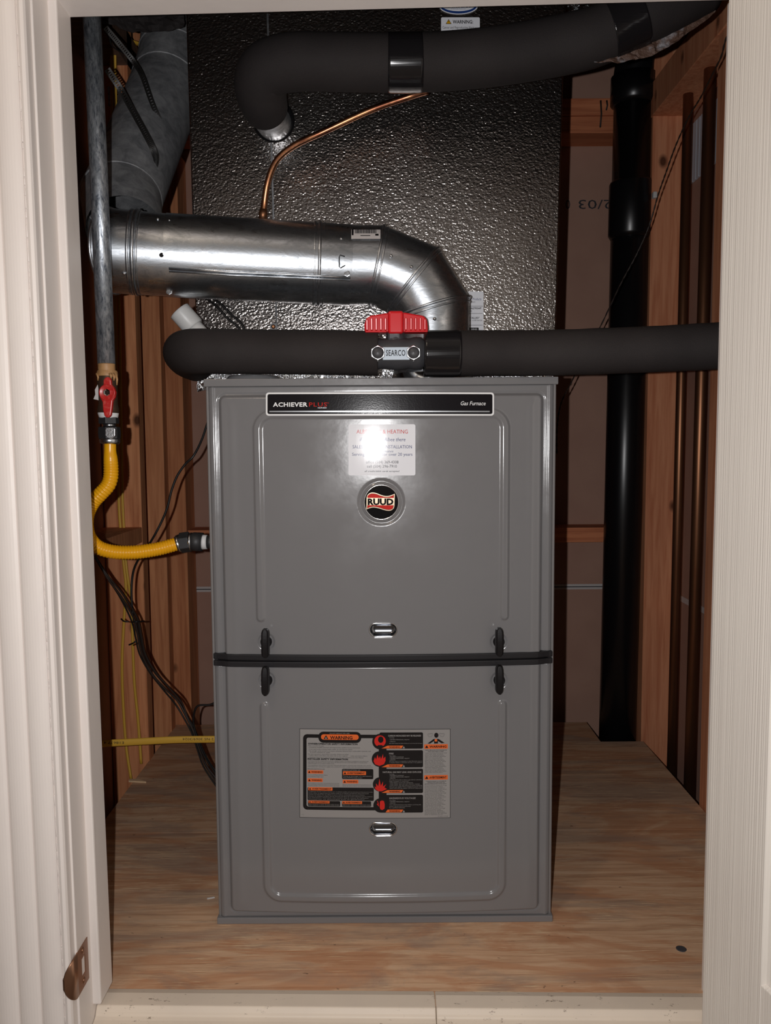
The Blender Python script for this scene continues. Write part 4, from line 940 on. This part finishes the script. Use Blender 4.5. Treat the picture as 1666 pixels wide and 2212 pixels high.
base = spl([(*at(p[0], p[1], p[2]), p[3]) for p in hpth], 30); P, Rr = [], []; acc = 0
cum = [0]
for i in range(1, len(base)): cum.append(cum[-1]+np.linalg.norm(base[i][:3]-base[i-1][:3]))
Ltot = cum[-1]; n_ = int(Ltot/.00052); cum = np.array(cum); BA = np.array(base)
for k in range(n_+1):
    s_ = Ltot*k/n_; p = [np.interp(s_, cum, BA[:,j]) for j in range(4)]; amp = .0012*float(ss(.022, .034, s_))
    P.append(p[:3]); Rr.append(p[3]+amp*(abs(math.cos(math.pi*s_/.0042))**.7-.6))
b = MB(); b.tube(P, Rr, 22); b.build('corrugated_hose', M['gasyellow'], gc)
# fittings at the furnace
fy = GY+.066
def fseg(pts, rs, name, m, n=20, sm=True, bev=0): b = MB(); b.tube([at(x, y, fy) for x, y in pts], rs, n, True, 0, sm); return b.build(name, m, gc, bev)
fseg([(382, 1176), (386, 1174.5), (391, 1173)], [.0120, .0142, .0142], 'flange', M['steel'])
fseg([(390, 1173), (411, 1170)], [.0165, .0165], 'flare_nut', M['iron'], 6, False, .001)
fseg([(410, 1170), (415, 1170)], [.0145, .0145], 'flange', M['steel'])
fseg([(414, 1170), (418, 1170), (438, 1171)], [.0130, .0150, .0150], 'iron_coupling', M['iron'])
fseg([(437, 1171), (448, 1171)], [.0120, .0112], 'thread_tape', M['teflon'])
fseg([(447, 1171), (462, 1171)], [.0105, .0105], 'nipple', M['iron'])

# ------------------------------------------------------------------ black drain stack
ab = empty('drain_stack', atz(1345, 1592, 0), 'tall glossy black plastic drain pipe standing at the back right corner', 'drain pipe')
AY = .845; q0 = at(1343, 1602, AY-.05); q1 = at(1383, 175, AY-.05); q0 = Vector((q0.x+.002, AY, -.22)); q1 = Vector((q1.x, AY, q1.z)); ax = (q1-q0)
AR = .0475
b = MB(); b.tube([q0, q0+ax*.5, q1], AR, 40); b.build('pipe', M['abs'], ab)
zz = lambda py: (at(1370, py, AY-.05).z-q0.z)/(q1.z-q0.z)
b = MB(); t0, t1 = zz(497), zz(385); b.tube([q0+ax*(t0-.006), q0+ax*t0, q0+ax*t1, q0+ax*(t1+.003)], [AR, AR+.0065, AR+.0065, AR+.004], 40); b.build('coupling', M['abs'], ab)
b = MB(); t2 = zz(205); b.tube([q0+ax*(t2-.004), q0+ax*t2, q1+ax.normalized()*.03], [AR, AR+.0085, AR+.0085], 40); b.build('coupling', M['abs'], ab)
el = [(*(q1+Vector((0,0,.02))), AR+.004), (*(q1+Vector((0,-.015,.08))), AR), (*(q1+Vector((-.01,-.05,.14))), AR), (*(q1+Vector((-.03,-.12,.19))), AR)]
e_ = spl(el, 8); b = MB(); b.tube([tuple(p) for p in e_], [p[3] for p in e_], 40); b.build('elbow', M['abs'], ab)
c = at(1414, 420, AY-.055); b = MB(); b.box(c.x-.004, AY-.06, c.z-.009, c.x+.006, AY-.045, c.z+.006); b.build('cable_clip', M['pvc'], ab, .002)

# copper water pipes on the right wall
for (xa, ya, xb, yb, Xw, r, lab) in ((1450, 1690, 1487, 230, .700, .0112, 'tarnished copper water pipe on the right wall, nearer the drain stack'), (1488, 1735, 1534, 215, .700, .0128, 'tarnished copper water pipe on the right wall, nearer the open door')):
    pa, pb = atx(xa, ya, Xw), atx(xb, yb, Xw); pm = (pa+pb)/2; pa = Vector((Xw, pm.y, -.24)); pb = Vector((Xw, pm.y, 1.80))
    # keep them plumb with the slight lean seen in the photograph
    lean = (atx(xb, yb, Xw).y-atx(xa, ya, Xw).y)
    pb.y += lean*.5; pa.y -= lean*.5
    b = MB(); b.tube([pa, (pa+pb)/2, pb], r, 20); tag(b.build('copper_pipe', M['copper_dull']), lab, 'copper pipe', 'copper pipes on the right wall')
# pale ribbed patch behind the copper pipes
b = MB(); Xp = .7512; p0, p1 = atx(1497, 300, Xp), atx(1562, 280, Xp); ztop = atx(1562, 205, Xp).z; zbot = (atx(1510, 383, Xp).z+atx(1555, 348, Xp).z)/2
ya_, yb_ = sorted((p0.y, p1.y)); k = 0; y = ya_
while y < yb_-.004:
    y2 = min(y+.020, yb_); b.box(Xp-.006, y, zbot, Xp, y2-.002, ztop); b.box(Xp-.004, y2-.002, zbot, Xp, y2, ztop); y = y2
tag(b.build('ribbed_patch', M['patch'], bevel=.0006), 'pale blue-white ribbed plastic patch on the right wall behind the copper pipes', 'panel')

# upside-down stencil on the back drywall
d = Dec(1.03, lambda x, z: 1.0292); d.text('12/03', 1250, 432, 1338, 452, K['inkgrey'], 1, rot=1); d.text('0', 1222, 432, 1232, 452, K['inkgrey'], 1, rot=1)
d.build('stencilled_date', wb)

# ------------------------------------------------------------------ cables
def cable(name, pts, r, m, label, cat, grp=None, flat=None, n=8, sub=8, parent=None):
    P = [tuple(p) for p in spl([at(*p) for p in pts], sub)]; b = MB(); b.tube(P, r, n, flat=flat); o = b.build(name, m, parent)
    if parent is None: tag(o, label, cat, grp)
    return o
YC = .652
cable('yellow_cable', [(238, -20, .60), (243, 300, .64), (250, 700, YC), (254, 950, YC-.003), (257, 1090, YC), (262, 1160, YC), (267, 1216, YC), (272, 1268, YC), (269, 1322, YC), (264, 1417, YC), (265, 1498, YC), (272, 1607, YC), (283, 1683, YC-.01)], .0034, M['nmyellow'], 'yellow sheathed cable on the left stud, the one bowing further left', 'cable', 'yellow cables on the left studs', flat=.6)
cable('yellow_cable', [(246, -20, .60), (251, 300, .64), (258, 700, YC), (262, 950, YC-.003), (265, 1090, YC), (269, 1160, YC), (272, 1216, YC-.005), (278, 1262, YC-.005), (284, 1300, YC), (286, 1363, YC), (290, 1471, YC), (298, 1553, YC), (305, 1650, YC-.01)], .0034, M['nmyellow'], 'yellow sheathed cable on the left stud, the one nearer the furnace', 'cable', 'yellow cables on the left studs', flat=.6)
yc = empty('power_cable', at(340, 1600, .33), 'wide yellow printed cable stretched level from the left wall to the furnace', 'cable')
PYc = [(180, 1612, .33), (230, 1606, .33), (300, 1602, .33), (380, 1598, .33), (460, 1597, .33), (474, 1597, .33)]
b = MB(); pp = spl([at(*p) for p in PYc]+[Vector((-.2735, .33, at(500, 1597, .33).z))], 6); b.tube([tuple(p) for p in pp], .0072, 14, flat=1.0); b.v = [(x, .33+(y-.33)*.45, z) for x, y, z in b.v]; b.build('sheath', M['nmyellow'], yc)
for tx, bx in (('E18677 4', (226, 1600, 269, 1605.5)), ('12 NS 3069/3024', (396, 1592.5, 466, 1597.5))):
    d = Dec(.33, lambda x, z: .3258); d.text(tx, *bx, K['marker'], 1, rot=1); d.build('printed_text', yc)
# thermostat wire from the furnace and the bundle
cable('thermostat_wire', [(470, 880, .30), (452, 905, .29), (436, 950, .28), (418, 985, .27), (400, 1003, .27), (382, 1030, .27), (370, 1062, .27), (362, 1095, .27), (350, 1125, .27), (333, 1158, .27), (316, 1185, .28), (300, 1207, .29), (288, 1235, .30), (284, 1275, .30), (286, 1315, .30), (290, 1345, .30)], .0022, M['wireblk'], 'thin black wire curving from behind the furnace down to the yellow hose', 'wire')
bund = [(205, 1200, .24), (232, 1245, .25), (262, 1288, .27), (288, 1335, .29), (297, 1370, .30), (306, 1410, .31), (328, 1452, .32), (356, 1486, .33), (383, 1515, .34), (400, 1545, .34), (418, 1580, .34), (432, 1620, .34), (447, 1655, .34), (480, 1700, .34)]
offs = [(0, 0, 0), (5, -3, .004), (9, 2, .0), (-4, 4, .004)]
for k, (ox, oy, od) in enumerate(offs):
    pts = [(x+ox*min(1, i/3)*(1 if i < 9 else .6+.3*(i-9)*(1 if k % 2 else -1)), y+oy+(3*math.sin(i*1.3+k)), Y+od) for i, (x, y, Y) in enumerate(bund)]
    cable('low_voltage_wire', pts, .0017 if k else .0023, (M['wire'], M['wireblk'], M['wire'], M['wireblk'])[k], ('thickest brown-black wire of the bundle sweeping from the left wall down behind the furnace', 'black wire of the lower left bundle running second from its underside', 'brown wire on the upper right side of the lower left bundle', 'black wire on the underside of the lower left bundle')[k], 'wire', 'dark wires bundled at lower left')
cable('cross_wire', [(472, 1512, .33), (455, 1522, .33), (430, 1524, .33), (421, 1535, .33), (418, 1560, .335), (425, 1590, .335), (440, 1630, .335), (478, 1690, .34)], .0021, M['wireblk'], 'black wire leaving the furnace edge and joining the lower bundle', 'wire')
ties = empty('cable_tie', at(285, 1344, .285), 'black cable tie cinched around the dark wire bundle', 'cable tie')
for pts in ([(262, 1337, .31), (268, 1342, .30), (278, 1343, .30)], [(285, 1344, .285), (296, 1343, .282), (312, 1342, .30)], [(279, 1393, .31), (288, 1389, .30), (295, 1384, .30)]):
    P = [tuple(p) for p in spl([at(*p) for p in pts], 5)]; b = MB(); b.tube(P, .0016, 6); b.build('tie_end', M['wireblk'], ties)
tw = [(1592, 60, .12), (1555, 130, .18), (1517, 205, .28), (1490, 250, .34), (1462, 310, .40), (1440, 370, .45), (1421, 425, .50), (1402, 490, .53), (1375, 550, .55), (1340, 615, .56), (1300, 700, .56), (1262, 770, .56), (1235, 825, .55), (1213, 870, .53), (1204, 920, .52), (1203, 980, .50)]
tp_ = spl([Vector((.658, .06, 1.40))]+[at(*p) for p in tw], 24); b = MB()
for ph in (0, math.pi):
    P = []
    for i, p in enumerate(tp_):
        a = i*.55+ph; P.append((p[0]+.0008*math.cos(a), p[1]+.0008*math.sin(a), p[2]))
    b.tube(P, .0010, 6)
tag(b.build('twisted_wire', M['wire']), 'thin dark twisted wire slanting down across the black drain stack', 'wire')
cable('small_wire', [(452, 640, .185), (475, 655, .18), (500, 680, .18), (522, 700, .18), (532, 725, .18), (534, 760, .18)], .0021, M['wireblk'], 'upper of two black wires bending down the foil box under the pipe', 'wire', None)
cable('small_wire', [(446, 645, .186), (468, 662, .181), (492, 688, .181), (513, 705, .181), (523, 725, .181), (526, 760, .181)], .0021, M['wireblk'], 'lower of two black wires bending down the foil box under the pipe', 'wire', None)
cable('hanging_wire', [(233, 55, .30), (240, 95, .33), (262, 112, .36), (300, 128, .42), (330, 130, .44)], .0013, M['wireblk'], 'thin wire looping across the top left behind the steel pipe', 'wire')
# wood chips on the floor
b = MB(); p = [atz(x, y, 0) for x, y in ((278, 1690), (316, 1692), (300, 1686), (281, 1686))]; b.add([v+Vector((0,0,.0005)) for v in p]+[v+Vector((0,0,.004)) for v in p], [(0,1,2,3),(7,6,5,4),(0,4,5,1),(1,5,6,2),(2,6,7,3),(3,7,4,0)]); tag(b.build('wood_chip', M['chip']), 'thin pale wood splinter on the plywood by the left edge', 'wood chip')
b = MB(); p = [atz(x, y, 0) for x, y in ((447, 1942), (463, 1939), (464, 1940.5), (448, 1943.5))]; b.add([v+Vector((0,0,.0005)) for v in p]+[v+Vector((0,0,.002)) for v in p], [(0,1,2,3),(7,6,5,4),(0,4,5,1),(1,5,6,2),(2,6,7,3),(3,7,4,0)]); tag(b.build('wood_chip', M['pvc']), 'tiny white scrap on the plywood beside the furnace base', 'scrap')
